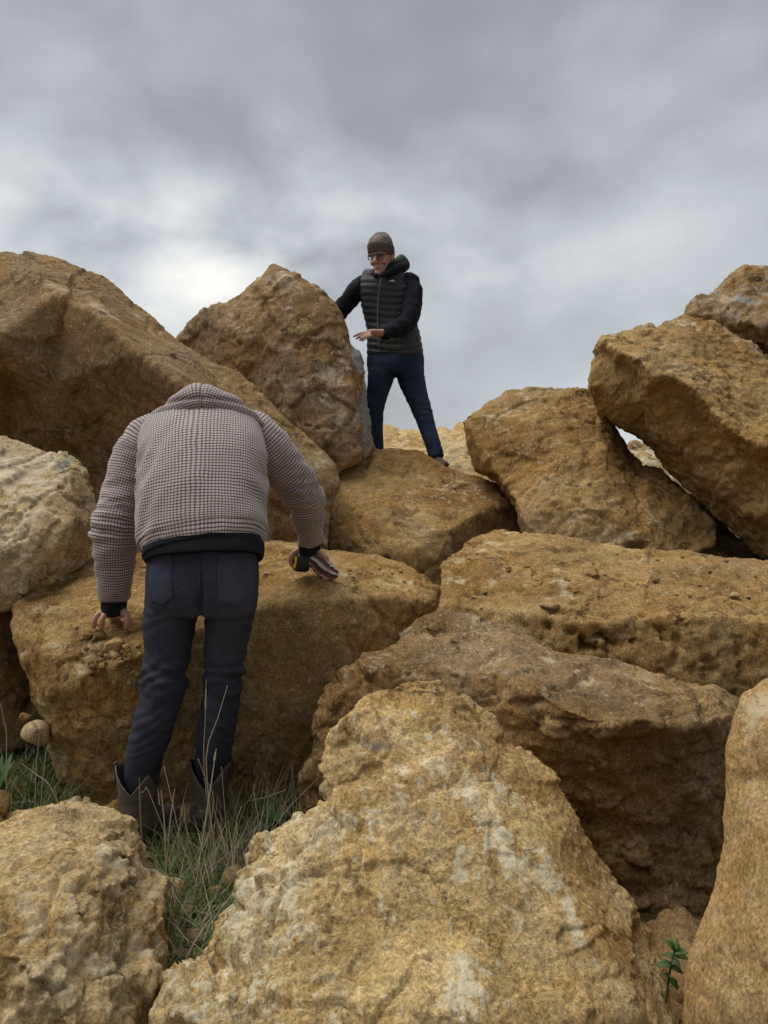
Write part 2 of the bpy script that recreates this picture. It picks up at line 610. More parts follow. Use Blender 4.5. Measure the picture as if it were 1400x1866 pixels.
def boulder(label, outline, inner=(), ridges=(), T=0.8, shrink=0.8, vox=0.012, smooth=2, mat=None, seed=1,
            big=0.03, chip=((0.05, 3.0), (0.022, 8.0)), strata=None, rough=0.0074, fine=0.004, pale=(), grey=(), lump=(), lump_amp=0.035,
            lump_f=11.0, pit=(), pit_amp=0.05, pit_f=22.0, crack=0.012, flat=(), name='boulder', group='ochre boulders in the pile', cut=()):
    pts = [tuple(p) for p in outline]
    edges = [(i, (i + 1) % len(pts)) for i in range(len(pts))]
    for r in ridges:
        b = len(pts)
        pts += [tuple(p) for p in r]
        edges += [(b + i, b + i + 1) for i in range(len(r) - 1)]
    pts += [tuple(p) for p in inner]
    vs, es, fs, ov, oe, of = delaunay_2d_cdt([Vector((p[0], p[1])) for p in pts], edges, [], 0, 1e-4)
    dep = []
    for i, v in enumerate(vs):
        if ov[i]:
            dep.append(pts[ov[i][0]][2])
        else:
            ww = [(1 / (((p[0] - v[0]) ** 2 + (p[1] - v[1]) ** 2) + 1), p[2]) for p in pts]
            ww.sort(reverse=True)
            ww = ww[:3]
            dep.append(sum(a * d for a, d in ww) / sum(a for a, d in ww))
    tris = []
    for f in fs:
        cx = sum(vs[i][0] for i in f) / len(f)
        cy = sum(vs[i][1] for i in f) / len(f)
        if in_poly(cx, cy, outline):
            a = ((vs[f[1]][0] - vs[f[0]][0]) * (vs[f[2]][1] - vs[f[0]][1]) - (vs[f[1]][1] - vs[f[0]][1]) * (vs[f[2]][0] - vs[f[0]][0]))
            tris.append(tuple(f) if a < 0 else tuple(reversed(f)))
    # real-space centroid, back of the boulder drawn in towards it
    front = [P(v[0], v[1], d) for v, d in zip(vs, dep)]
    cen = np.mean([P(*p) for p in outline], 0)
    back = []
    mx_ = sum(p[0] for p in outline) / len(outline)
    my_ = sum(p[1] for p in outline) / len(outline)
    md_ = sum(p[2] for p in outline) / len(outline)
    for v, d in zip(vs, dep):
        k = shrink + 0.06
        back.append(P(mx_ + (v[0] - mx_) * k, my_ + (v[1] - my_) * k, md_ + (d - md_) * 0.35 + T))
    n = len(vs)
    V = front + back
    Fc = list(tris) + [tuple(i + n for i in reversed(t)) for t in tris]
    # walls along the boundary
    cnt = {}
    for t in tris:
        for i in range(3):
            cnt[(t[i], t[(i + 1) % 3])] = 1
    for (a, b) in list(cnt):
        if (b, a) not in cnt:
            Fc.append((b, a, a + n, b + n))
    me = remesh(pydata('rock', V, Fc, smooth=False), vox, smooth)
    v, nr = mesh_arrays(me)
    px, py = project(v.astype(np.float64))
    p = v.astype(np.float32)
    q = p if strata is None else p + np.outer(p @ np.array(strata[:3], np.float32), np.array(strata[:3], np.float32)) * (strata[3] - 1)
    calm = 1 - 0.8 * blob_mask(px, py, flat) if len(flat) else 1.0
    d = fbm(p, 1.6, 3, seed) * big * 2
    chip = tuple(chip) + ((chip[-1][0] * 0.45, chip[-1][1] * 2.3),)
    for ci, (a, fr) in enumerate(chip):
        a = a * 0.66
        c, gap, f1, h = chips(p, fr, seed + int(fr * 10), strata)
        d = d + c * a * calm
        if crack and ci < len(chip) - 1:
            wk = smooth01(_rnd(h, 12), 0.72, 0.95)
            d = d - crack * wk * np.exp(-(gap / 0.06) ** 2) * calm
    d = d + fbm(q, 7.0, 3, seed + 3, ridged=True) * rough * 1.5 * calm
    d = d + fbm(q, 19.0, 4, seed + 4, 0.6) * (rough * 1.5 + 0.0022)
    d = d + fbm(p, 60.0, 2, seed + 5) * fine * 2
    if len(lump):
        m = blob_mask(px, py, lump)
        wv = np.stack([gnoise(p * 9, seed + s) for s in (61, 62, 63)], 1) * 0.05
        f1, f2, h, o_ = worley((p + wv) * lump_f, seed + 70)
        hh = np.sqrt(np.clip(1 - (f1 / 0.75) ** 2, 0, 1)) * (0.35 + 0.65 * _rnd(h, 3))
        f1b, f2b, hb, o_ = worley((p + wv) * lump_f * 2.3, seed + 71)
        hh2 = np.sqrt(np.clip(1 - (f1b / 0.75) ** 2, 0, 1)) * smooth01(_rnd(hb, 3), 0.2, 0.8)
        d = d + m * (lump_amp * (hh - 0.45) + lump_amp * 0.42 * (hh2 - 0.35) + fbm(p, 38.0, 3, seed + 75, 0.6, ridged=True) * 0.011)
    if len(pit):
        m = blob_mask(px, py, pit)
        t = fbm(p, pit_f, 3, seed + 80, 0.55)
        d = d - m * pit_amp * smooth01(t, 0.02, 0.30)
    d = d - np.mean(d) + 0.006
    nv = v + nr * np.asarray(d, np.float32)[:, None]
    for (x0, y0, dd, rx, ry, rz) in cut:             # hollows eaten into the surface
        c = P(x0, y0, dd)
        e = (nv - c) / np.array([rx, ry, rz])
        r = np.sqrt((e * e).sum(1))
        push = np.clip(1 - r, 0, 1)
        nv = nv - nr * (push * ry * 1.2)[:, None].astype(np.float32)
    me.vertices.foreach_set('co', nv.astype(np.float32).ravel())
    for nm, bl in (('pale', pale), ('grey', grey)):
        at = me.attributes.new(nm, 'FLOAT', 'POINT')
        mk = blob_mask(px, py, bl) if len(bl) else np.zeros(len(px), np.float32)
        if nm == 'pale' and len(lump):
            mk = np.maximum(mk, blob_mask(px, py, lump) * (0.45 + 0.55 * hh))
        at.data.foreach_set('value', mk.astype(np.float32))
    me.update()
    shade_smooth(me)
    zmin = float(nv[:, 2].min())
    box = (px.min(), px.max(), py.min(), py.max())
    q4 = np.empty(len(me.loops), np.int32)
    me.loops.foreach_get('vertex_index', q4)
    q4 = q4.reshape(-1, 4) if len(me.loops) == 4 * len(me.polygons) else None
    wv_ = nv.astype(np.float32)
    o = link(name, me, mat or M_OCHRE, base=(float(cen[0]), float(cen[1] + T / 2), zmin), label=label, cat='boulder', group=group)
    ROCKS.append([o, None, box, wv_, q4])
    return o


# nearest, bottom centre: rough knobbly left flank, smoother streaked right flank
boulder('tall tan boulder with pale streaks and knobbly left flank, nearest at bottom centre',
        [(262, 1920, 1.62), (275, 1852, 1.64), (291, 1808, 1.67), (308, 1780, 1.70), (368, 1741, 1.76), (388, 1705, 1.80), (398, 1673, 1.83), (430, 1660, 1.84), (435, 1617, 1.88),
         (458, 1574, 1.92), (475, 1536, 1.95), (535, 1490, 1.98), (570, 1480, 1.99), (596, 1461, 2.02), (589, 1436, 2.05), (612, 1379, 2.08), (621, 1314, 2.10),
         (671, 1268, 2.12), (743, 1241, 2.14), (800, 1239, 2.14), (843, 1264, 2.12), (893, 1311, 2.11), (925, 1353, 2.10), (964, 1368, 2.10), (1014, 1421, 2.08),
         (1046, 1486, 2.05), (1071, 1543, 2.03), (1121, 1621, 2.0), (1186, 1696, 1.97), (1188, 1730, 1.95), (1214, 1793, 1.9), (1240, 1866, 1.85), (1275, 1960, 1.8),
         (1100, 2010, 1.55), (800, 2030, 1.42), (500, 2010, 1.46), (300, 1990, 1.55)],
        inner=[(500, 1600, 1.80), (450, 1740, 1.66), (560, 1750, 1.58), (620, 1560, 1.78), (700, 1700, 1.62), (800, 1850, 1.45), (620, 1900, 1.42), (420, 1880, 1.50),
               (560, 1530, 1.86), (720, 1340, 2.02), (680, 1330, 2.04), (980, 1880, 1.50), (880, 1700, 1.65)],
        ridges=[[(606, 1474, 1.95), (655, 1458, 1.89), (715, 1436, 1.90)], [(626, 1448, 2.01), (668, 1428, 1.98), (712, 1404, 1.96)],
                [(790, 1265, 2.08), (850, 1345, 2.0), (905, 1440, 1.93), (990, 1560, 1.83), (1080, 1700, 1.73), (1150, 1850, 1.62)]],
        T=0.42, shrink=0.8, vox=0.0066, smooth=2, mat=M_STREAK, seed=11, big=0.015, chip=((0.045, 3.0), (0.022, 9.0)), rough=0.0056, fine=0.0035,
        lump=[(480, 1640, 130, 190, 0, 1.0), (420, 1800, 170, 130, 0, 1.0), (640, 1350, 70, 90, 0, 0.35), (600, 1520, 110, 70, 0, 0.9), (560, 1820, 120, 110, 0, 0.55)], lump_amp=0.044, lump_f=15.0,
        flat=[(880, 1650, 210, 280), (800, 1380, 130, 120)],
        pale=[(900, 1520, 30, 170, -28, 1.0), (845, 1800, 46, 85, 0, 1.2), (760, 1350, 90, 90, 0, 0.45), (560, 1560, 80, 80, 0, 0.35), (1000, 1620, 26, 150, -28, 0.95), (840, 1590, 18, 60, 0, 0.95), (780, 1420, 120, 120, 0, 0.5), (640, 1500, 70, 40, 0, 0.6),
              (940, 1650, 24, 80, -20, 0.5), (700, 1660, 20, 70, 0, 0.4), (930, 1800, 20, 90, 0, 0.4), (900, 1420, 22, 110, -30, 0.75)],
        grey=[(640, 1330, 45, 40, 0, 0.35), (700, 1370, 40, 25, 0, 0.35), (590, 1500, 50, 30, 0, 0.3), (440, 1800, 80, 40, 0, 0.25)],
        cut=[(1168, 1722, 1.86, 0.06, 0.08, 0.05)], group='foreground boulders')

boulder('low yellow boulder with hollow sandy top in the bottom left corner',
        [(-160, 1560, 2.05), (-60, 1520, 2.1), (0, 1497, 2.12), (51, 1476, 2.14), (111, 1466, 2.15), (154, 1465, 2.15), (193, 1474, 2.13), (231, 1495, 2.1), (249, 1536, 2.05), (262, 1583, 2.0),
         (279, 1596, 2.0), (309, 1597, 1.98), (301, 1626, 1.94), (296, 1677, 1.88), (304, 1733, 1.84), (297, 1780, 1.8), (289, 1810, 1.77), (274, 1840, 1.75), (262, 1880, 1.73),
         (235, 1970, 1.66), (100, 2040, 1.5), (-60, 2040, 1.45), (-200, 1950, 1.55)],
        inner=[(60, 1560, 1.9), (0, 1570, 1.88), (120, 1640, 1.68), (20, 1650, 1.66), (60, 1760, 1.52), (200, 1770, 1.64), (140, 1880, 1.48), (-80, 1700, 1.6), (240, 1660, 1.8), (190, 1680, 1.7)],
        ridges=[[(20, 1520, 2.02), (90, 1505, 2.04), (150, 1515, 2.0), (190, 1530, 1.96)], [(40, 1540, 1.95), (110, 1535, 1.97), (165, 1548, 1.93)], [(120, 1590, 1.78), (190, 1556, 1.85), (240, 1556, 1.92)]],
        T=0.4, shrink=0.8, vox=0.007, smooth=2, mat=M_YELLOW, seed=23, big=0.015, chip=((0.045, 4.5), (0.034, 10.0)), rough=0.0074, fine=0.004,
        lump=[(160, 1720, 150, 170, 0, 0.8), (230, 1560, 60, 40, 0, 0.7), (60, 1800, 120, 90, 0, 0.8)], lump_amp=0.032, lump_f=14.0, flat=[(60, 1550, 90, 40)],
        pale=[(60, 1700, 50, 40, 0, 0.5), (200, 1570, 60, 30, 0, 0.6), (170, 1830, 60, 60, 0, 0.5), (120, 1480, 70, 15, 0, 0.4)], grey=[(110, 1780, 50, 40, 0, 0.3), (230, 1480, 30, 20, 0, 0.25)], group='foreground boulders')

boulder('tall upright sandy orange boulder cut off by the right edge of the picture',
        [(1480, 1215, 1.68), (1400, 1237, 1.68), (1364, 1264, 1.68), (1346, 1307, 1.67), (1333, 1364, 1.66), (1333, 1436, 1.64), (1324, 1530, 1.62), (1303, 1612, 1.6), (1281, 1690, 1.58),
         (1261, 1743, 1.56), (1250, 1814, 1.54), (1250, 1866, 1.53), (1262, 1990, 1.5), (1400, 2050, 1.35), (1600, 2020, 1.35), (1680, 1750, 1.5), (1660, 1400, 1.6), (1570, 1240, 1.68)],
        inner=[(1420, 1330, 1.55), (1390, 1500, 1.48), (1370, 1680, 1.42), (1330, 1850, 1.40), (1500, 1600, 1.36), (1480, 1400, 1.5), (1450, 1850, 1.28)],
        T=0.4, shrink=0.85, vox=0.008, smooth=14, mat=M_SAND, seed=31, big=0.012, chip=((0.010, 4.0),), rough=0.0043, fine=0.003, crack=0.0,
        pale=[(1385, 1290, 45, 60, 0, 0.55)], group='foreground boulders')

# the long overhanging boulder right of centre
boulder('broad brown boulder with dark overhanging front, behind the tall tan boulder',
        [(536, 1492, 2.72), (552, 1420, 2.68), (571, 1346, 2.66), (589, 1279, 2.64), (597, 1254, 2.66), (667, 1201, 2.78), (725, 1182, 2.86), (757, 1140, 2.98), (802, 1118, 3.05), (860, 1114, 3.05),
         (937, 1140, 2.98), (1008, 1189, 2.82), (1059, 1197, 2.8), (1117, 1207, 2.76), (1194, 1230, 2.7), (1259, 1254, 2.66), (1310, 1250, 2.66), (1349, 1281, 2.6), (1352, 1340, 2.55), (1345, 1450, 2.52),
         (1325, 1580, 2.52), (1290, 1650, 2.44), (1245, 1700, 2.4), (1190, 1715, 2.38), (1080, 1720, 2.4), (860, 1690, 2.5), (640, 1600, 2.66)],
        inner=[(860, 1160, 2.82), (1000, 1240, 2.5), (1150, 1500, 2.36), (1000, 1480, 2.40), (1220, 1640, 2.38), (1100, 1640, 2.38), (850, 1420, 2.48), (700, 1420, 2.5), (620, 1400, 2.55), (1280, 1480, 2.40), (1240, 1280, 2.45)],
        ridges=[[(604, 1268, 2.56), (672, 1222, 2.60), (790, 1216, 2.56), (880, 1232, 2.46), (922, 1212, 2.46), (975, 1255, 2.34), (1030, 1292, 2.25), (1110, 1322, 2.2), (1170, 1312, 2.24), (1230, 1330, 2.27), (1300, 1310, 2.36), (1342, 1300, 2.5)],
                [(760, 1290, 2.50), (880, 1300, 2.42), (990, 1350, 2.32), (1110, 1380, 2.27), (1160, 1370, 2.32)]],
        T=0.55, shrink=0.75, vox=0.0095, smooth=2, mat=M_BROWN, seed=41, big=0.02, chip=((0.05, 3.4), (0.024, 9.0)), strata=(0.25, 0.1, 0.96, 1.9), rough=0.0087,
        pale=[(1180, 1250, 60, 25, 20, 0.5), (1050, 1220, 120, 20, 12, 0.4), (680, 1210, 60, 14, -20, 0.6), (870, 1135, 80, 25, 10, 0.3)], grey=[(925, 1225, 45, 14, 10, 0.35)], group='mid boulders')

# slab on the right with a pitted front
boulder('long flat-topped ochre slab with pitted front at right, loose pebbles on top',
        [(799, 1110, 3.34), (801, 1063, 3.5), (802, 1031, 3.65), (828, 1010, 3.8), (873, 978, 4.0), (911, 966, 4.08), (963, 973, 4.05), (1014, 976, 4.05), (1079, 991, 4.0), (1143, 999, 3.98), (1207, 1003, 3.95),
         (1300, 1014, 3.92), (1400, 1027, 3.9), (1540, 1040, 3.9), (1620, 1120, 3.6), (1640, 1300, 3.3), (1560, 1430, 3.2), (1300, 1440, 3.15), (1050, 1420, 3.2), (860, 1330, 3.3), (805, 1200, 3.35)],
        inner=[(1000, 1050, 3.52), (1200, 1060, 3.5), (1400, 1080, 3.45), (900, 1040, 3.6), (1150, 1200, 3.1), (1300, 1230, 3.12), (1000, 1180, 3.14), (900, 1180, 3.2), (1450, 1250, 3.15), (1200, 1330, 3.12)],
        ridges=[[(812, 1095, 3.36), (880, 1108, 3.26), (960, 1122, 3.18), (1080, 1135, 3.12), (1220, 1120, 3.15), (1330, 1128, 3.16), (1450, 1140, 3.2)]],
        T=0.5, shrink=0.8, vox=0.012, smooth=2, mat=M_OCHRE, seed=53, big=0.02, chip=((0.03, 3.2), (0.016, 9.0)), rough=0.0074,
        pit=[(1120, 1180, 170, 60, 0, 1.0), (1030, 1150, 80, 40, 0, 0.8), (1300, 1200, 120, 60, 0, 0.5), (1150, 1060, 250, 40, 0, 0.3)], pit_amp=0.085, pit_f=17.0,
        pale=[(905, 1000, 60, 30, -15, 0.5), (840, 1040, 30, 30, 0, 0.4), (1020, 1060, 14, 60, -20, 0.6), (1000, 1030, 40, 15, 0, 0.4)], group='mid boulders')

# boulder the bending person leans on
boulder('large ochre boulder that the bending person leans his hands on',
        [(8, 1100, 3.32), (28, 1108, 3.2), (27, 1150, 3.12), (40, 1206, 3.08), (52, 1240, 3.07), (58, 1285, 3.08), (88, 1318, 3.06), (88, 1345, 3.08), (95, 1378, 3.1), (112, 1420, 3.12), (143, 1450, 3.12), (180, 1490, 3.1),
         (300, 1510, 3.1), (430, 1500, 3.12), (560, 1480, 3.2), (700, 1440, 3.35), (790, 1320, 3.5), (808, 1200, 3.58), (806, 1115, 3.66), (798, 1078, 3.72), (770, 1050, 3.82), (735, 1026, 3.92), (690, 1011, 4.0), (640, 1005, 4.02),
         (600, 1003, 4.02), (540, 985, 4.0), (480, 985, 3.98), (370, 990, 3.9), (250, 1012, 3.75), (160, 1022, 3.62), (110, 1040, 3.52), (60, 1066, 3.4)],
        inner=[(598, 1052, 3.36), (640, 1040, 3.5), (530, 1056, 3.34), (200, 1090, 3.2), (120, 1120, 3.12), (300, 1090, 3.3), (690, 1050, 3.6), (600, 1250, 3.18), (480, 1300, 3.12), (300, 1350, 2.98), (180, 1350, 2.95), (120, 1330, 2.98), (700, 1250, 3.32), (400, 1400, 3.08), (240, 1440, 3.02), (75, 1180, 3.02), (640, 1400, 3.25)],
        ridges=[[(90, 1262, 2.95), (150, 1236, 2.9), (220, 1205, 2.88), (290, 1176, 2.93), (380, 1140, 3.02), (470, 1112, 3.12), (620, 1096, 3.24), (720, 1090, 3.4), (785, 1096, 3.58)]],
        T=0.55, shrink=0.8, vox=0.011, smooth=2, mat=M_OCHRE, seed=67, big=0.02, chip=((0.03, 3.2), (0.016, 9.0)), rough=0.0074,
        lump=[(150, 1200, 80, 50, 0, 0.5), (110, 1300, 50, 80, 0, 0.6)], lump_amp=0.022, lump_f=16, flat=[(560, 1250, 160, 120)],
        pale=[(70, 1070, 18, 40, 15, 0.6), (100, 1150, 60, 50, 0, 0.3), (530, 1350, 90, 50, 0, 0.35), (110, 1200, 40, 20, 0, 0.4), (730, 1070, 40, 25, 0, 0.2)], group='mid boulders')

boulder('pale cream boulder at the left edge of the picture',
        [(-200, 850, 3.75), (-60, 800, 3.75), (0, 800, 3.72), (30, 806, 3.7), (75, 820, 3.68), (115, 825, 3.68), (145, 840, 3.66), (162, 865, 3.64), (162, 892, 3.62), (176, 940, 3.6), (170, 975, 3.58), (165, 1010, 3.56), (158, 1030, 3.52),
         (120, 1060, 3.42), (60, 1090, 3.32), (10, 1110, 3.28), (-80, 1130, 3.3), (-220, 1100, 3.4)],
        inner=[(20, 1000, 3.2), (120, 960, 3.34), (-80, 930, 3.3), (-100, 1020, 3.25), (130, 900, 3.5), (60, 1050, 3.24)], ridges=[[(20, 860, 3.5), (70, 890, 3.42), (110, 880, 3.48)], [(30, 960, 3.24), (80, 930, 3.32)]],
        T=0.5, shrink=0.8, vox=0.011, smooth=2, mat=M_PALE, seed=71, chip=((0.045, 4.0), (0.02, 10.0)), rough=0.0074,
        pale=[(40, 870, 90, 50, 0, 0.9), (60, 960, 60, 60, 0, 0.45), (70, 1030, 20, 40, 10, 0.6), (120, 830, 60, 20, 0, 0.5)], grey=[(130, 850, 40, 30, 0, 0.35)], group='mid boulders')

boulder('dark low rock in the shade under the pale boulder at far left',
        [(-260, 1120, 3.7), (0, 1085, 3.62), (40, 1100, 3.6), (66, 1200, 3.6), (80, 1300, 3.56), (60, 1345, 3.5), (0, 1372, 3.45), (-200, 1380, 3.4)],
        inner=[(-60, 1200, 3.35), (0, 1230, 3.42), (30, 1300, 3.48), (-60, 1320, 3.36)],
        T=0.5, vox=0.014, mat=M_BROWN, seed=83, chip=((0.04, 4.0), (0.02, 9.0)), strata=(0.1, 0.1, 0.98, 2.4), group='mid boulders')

# second row
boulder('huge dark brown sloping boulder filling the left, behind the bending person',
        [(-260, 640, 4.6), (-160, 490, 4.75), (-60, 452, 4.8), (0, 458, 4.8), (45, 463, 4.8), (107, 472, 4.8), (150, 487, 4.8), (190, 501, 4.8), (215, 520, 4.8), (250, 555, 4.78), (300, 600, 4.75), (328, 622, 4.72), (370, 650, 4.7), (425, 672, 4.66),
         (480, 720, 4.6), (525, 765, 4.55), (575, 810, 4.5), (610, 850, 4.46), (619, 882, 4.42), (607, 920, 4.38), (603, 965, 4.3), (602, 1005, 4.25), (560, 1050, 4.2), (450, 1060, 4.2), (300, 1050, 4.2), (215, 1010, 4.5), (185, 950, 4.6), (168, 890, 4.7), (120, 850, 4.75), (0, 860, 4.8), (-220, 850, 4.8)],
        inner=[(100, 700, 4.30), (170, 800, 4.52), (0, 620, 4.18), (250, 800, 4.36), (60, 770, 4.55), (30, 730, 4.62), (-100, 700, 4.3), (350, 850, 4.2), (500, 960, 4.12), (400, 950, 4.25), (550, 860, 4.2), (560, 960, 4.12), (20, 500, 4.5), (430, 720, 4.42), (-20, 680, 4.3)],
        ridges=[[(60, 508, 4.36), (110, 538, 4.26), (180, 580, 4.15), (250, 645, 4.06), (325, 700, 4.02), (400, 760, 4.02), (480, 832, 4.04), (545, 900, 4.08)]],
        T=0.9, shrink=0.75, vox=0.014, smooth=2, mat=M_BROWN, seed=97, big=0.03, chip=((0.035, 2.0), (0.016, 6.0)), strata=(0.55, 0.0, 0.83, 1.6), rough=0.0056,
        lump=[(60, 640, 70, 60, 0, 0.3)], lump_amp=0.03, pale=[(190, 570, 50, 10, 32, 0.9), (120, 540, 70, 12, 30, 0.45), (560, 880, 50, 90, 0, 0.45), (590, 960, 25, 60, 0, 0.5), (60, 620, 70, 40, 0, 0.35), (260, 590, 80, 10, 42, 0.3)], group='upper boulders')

boulder('pointed upright boulder beside the standing person, grey face on its right edge',
        [(325, 620, 5.52), (350, 590, 5.46), (380, 557, 5.40), (396, 553, 5.38), (412, 553, 5.36), (450, 520, 5.34), (480, 499, 5.34), (499, 484, 5.34), (520, 490, 5.32), (555, 510, 5.28), (577, 523, 5.26), (602, 550, 5.24), (624, 580, 5.23), (634, 608, 5.23), (640, 632, 5.26),
         (655, 641, 5.32), (667, 672, 5.34), (671, 740, 5.34), (677, 790, 5.32), (682, 822, 5.30), (668, 832, 5.12), (622, 858, 5.0), (590, 900, 5.05), (520, 880, 5.15), (440, 820, 5.3), (380, 740, 5.45), (340, 670, 5.52)],
        inner=[(520, 640, 5.06), (560, 720, 5.0), (600, 800, 4.95), (450, 610, 5.14), (480, 720, 5.14), (570, 600, 5.08)],
        ridges=[[(499, 496, 5.24), (548, 524, 5.16), (594, 562, 5.13), (622, 612, 5.10), (640, 660, 5.06), (650, 740, 5.02), (656, 826, 5.0)], [(404, 562, 5.30), (418, 600, 5.22), (440, 660, 5.2)], [(470, 520, 5.24), (500, 560, 5.14), (530, 610, 5.08)]],
        T=0.75, shrink=0.75, vox=0.014, smooth=2, mat=M_PINK, seed=103, big=0.02, chip=((0.04, 2.6), (0.024, 7.0)), rough=0.0112,
        pale=[(600, 680, 40, 30, 20, 0.75), (630, 640, 20, 30, 0, 0.4), (530, 520, 40, 20, 30, 0.55), (620, 760, 10, 60, 10, 0.55), (590, 720, 30, 20, 0, 0.5), (560, 600, 50, 20, 30, 0.3)], grey=[(668, 740, 12, 110, 0, 1.0), (655, 660, 12, 40, -20, 0.8)], group='upper boulders')

boulder('rounded ochre boulder under the feet of the standing person',
        [(600, 960, 4.75), (612, 885, 5.0), (620, 858, 5.15), (640, 836, 5.3), (672, 822, 5.4), (720, 820, 5.45), (760, 826, 5.45), (800, 849, 5.42), (850, 863, 5.35), (905, 886, 5.25), (940, 906, 5.2), (952, 932, 5.15), (958, 970, 5.1),
         (920, 1000, 4.95), (860, 1040, 4.75), (810, 1090, 4.55), (740, 1080, 4.45), (650, 1060, 4.5), (600, 1040, 4.6)],
        inner=[(700, 960, 4.55), (640, 930, 4.75), (760, 1000, 4.48), (720, 870, 5.05), (900, 960, 4.92), (690, 1010, 4.42)],
        ridges=[[(945, 925, 5.1), (890, 925, 4.85), (840, 950, 4.66), (795, 1010, 4.52)]],
        T=0.95, shrink=0.9, vox=0.014, smooth=2, mat=M_OCHRE, seed=109, big=0.02, chip=((0.035, 2.6), (0.02, 7.0)), rough=0.0087,
        pale=[(850, 900, 80, 40, 20, 0.4), (790, 900, 60, 30, 20, 0.35), (870, 870, 50, 12, 15, 0.4)], group='upper boulders')

boulder('blocky brown boulder right of the standing person, leaning right boulder resting on it',
        [(843, 768, 5.25), (869, 748, 5.3), (900, 726, 5.35), (922, 710, 5.38), (966, 707, 5.38), (1010, 710, 5.38), (1046, 708, 5.38), (1068, 712, 5.36), (1086, 735, 5.34), (1108, 760, 5.3), (1130, 788, 5.28), (1148, 823, 5.25), (1170, 850, 5.2), (1205, 859, 5.15), (1223, 876, 5.1),
         (1263, 907, 5.02), (1282, 932, 4.95), (1304, 965, 4.85), (1304, 990, 4.75), (1258, 1015, 4.6), (1192, 1040, 4.45), (1080, 1050, 4.4), (980, 1030, 4.45), (955, 968, 4.7), (938, 920, 4.88), (915, 886, 4.98), (890, 866, 5.05), (864, 854, 5.1), (851, 814, 5.18)],
        inner=[(960, 800, 4.85), (1050, 850, 4.7), (1100, 930, 4.52), (1000, 920, 4.55), (1200, 950, 4.6), (1000, 740, 5.1), (1100, 820, 4.85), (1150, 900, 4.72), (1180, 985, 4.48), (1060, 980, 4.46)],
        ridges=[[(858, 780, 5.1), (872, 812, 4.98), (905, 858, 4.85), (935, 905, 4.72), (962, 960, 4.55)]],
        T=0.8, shrink=0.75, vox=0.014, smooth=2, mat=M_OCHRE, seed=127, big=0.02, chip=((0.03, 2.6), (0.018, 7.0)), strata=(-0.5, 0.0, 0.86, 1.5), rough=0.0093,
        pale=[(900, 770, 8, 60, -48, 0.55), (990, 850, 10, 90, -50, 0.5), (960, 745, 60, 10, -15, 0.45), (1130, 970, 60, 30, 0, 0.6), (1190, 960, 30, 40, 0, 0.5), (1000, 740, 60, 12, 20, 0.4)], cut=[(1165, 994, 4.45, 0.09, 0.10, 0.03)], group='upper boulders')

boulder('massive boulder leaning in from the right with an undercut lower face',
        [(1070, 704, 4.85), (1078, 670, 4.88), (1090, 628, 4.9), (1097, 610, 4.92), (1117, 609, 5.0), (1148, 602, 5.08), (1185, 594, 5.14), (1194, 602, 5.12), (1214, 587, 5.18), (1249, 576, 5.24), (1303, 584, 5.24), (1356, 624, 5.15), (1400, 655, 5.08), (1520, 720, 4.95), (1640, 850, 4.7),
         (1640, 1080, 4.5), (1480, 1090, 4.6), (1400, 1030, 4.7), (1360, 992, 4.78), (1311, 943, 4.86), (1245, 885, 4.95), (1205, 836, 4.98), (1187, 814, 5.0), (1161, 793, 5.02), (1125, 775, 5.0), (1090, 743, 4.95)],
        inner=[(1150, 740, 4.78), (1220, 800, 4.72), (1280, 870, 4.66), (1350, 930, 4.55), (1100, 700, 4.82), (1250, 640, 4.78), (1330, 690, 4.62), (1400, 740, 4.5), (1450, 950, 4.2)],
        ridges=[[(1100, 620, 4.78), (1125, 639, 4.62), (1165, 654, 4.48), (1190, 684, 4.40), (1232, 688, 4.40), (1267, 708, 4.32), (1303, 754, 4.24), (1338, 790, 4.19), (1400, 818, 4.12), (1500, 880, 4.04)],
                [(1120, 664, 4.76), (1160, 684, 4.68), (1188, 714, 4.60), (1230, 722, 4.58), (1262, 742, 4.50), (1296, 786, 4.42), (1336, 824, 4.36), (1400, 852, 4.30)]],
        T=0.8, shrink=0.75, vox=0.014, smooth=2, mat=M_OCHRE, seed=131, big=0.02, chip=((0.035, 2.5), (0.024, 7.0)), strata=(-0.45, 0.2, 0.86, 1.5), rough=0.0112,
        pale=[(1230, 670, 40, 14, 10, 0.55), (1190, 760, 50, 20, 30, 0.3), (1340, 610, 60, 12, 35, 0.6), (1260, 590, 40, 12, 10, 0.6), (1290, 920, 30, 40, 0, 0.3)], grey=[(1150, 700, 60, 50, 0, 0.25)], group='upper boulders')

boulder('grey-brown craggy boulder in the upper right corner, highest at right',
        [(1252, 576, 5.5), (1258, 557, 5.55), (1280, 540, 5.58), (1303, 531, 5.6), (1329, 500, 5.62), (1356, 482, 5.62), (1400, 493, 5.6), (1480, 520, 5.55), (1580, 600, 5.45), (1600, 760, 5.3), (1480, 740, 5.3), (1400, 690, 5.35), (1340, 640, 5.4), (1290, 610, 5.45)],
        inner=[(1310, 570, 5.3), (1350, 540, 5.32), (1400, 590, 5.15), (1450, 640, 5.1), (1350, 600, 5.25)], ridges=[[(1356, 492, 5.5), (1375, 540, 5.3), (1420, 580, 5.15)]],
        T=0.8, shrink=0.75, vox=0.015, smooth=2, mat=M_BROWN, seed=137, chip=((0.06, 3.0), (0.035, 8.0)), rough=0.0124, lump=[(1310, 560, 60, 40, 0, 0.7)], lump_amp=0.04,
        grey=[(1350, 550, 80, 60, 0, 0.5), (1400, 600, 60, 60, 0, 0.4)], pale=[(1390, 500, 30, 14, 20, 0.5)], group='upper boulders')

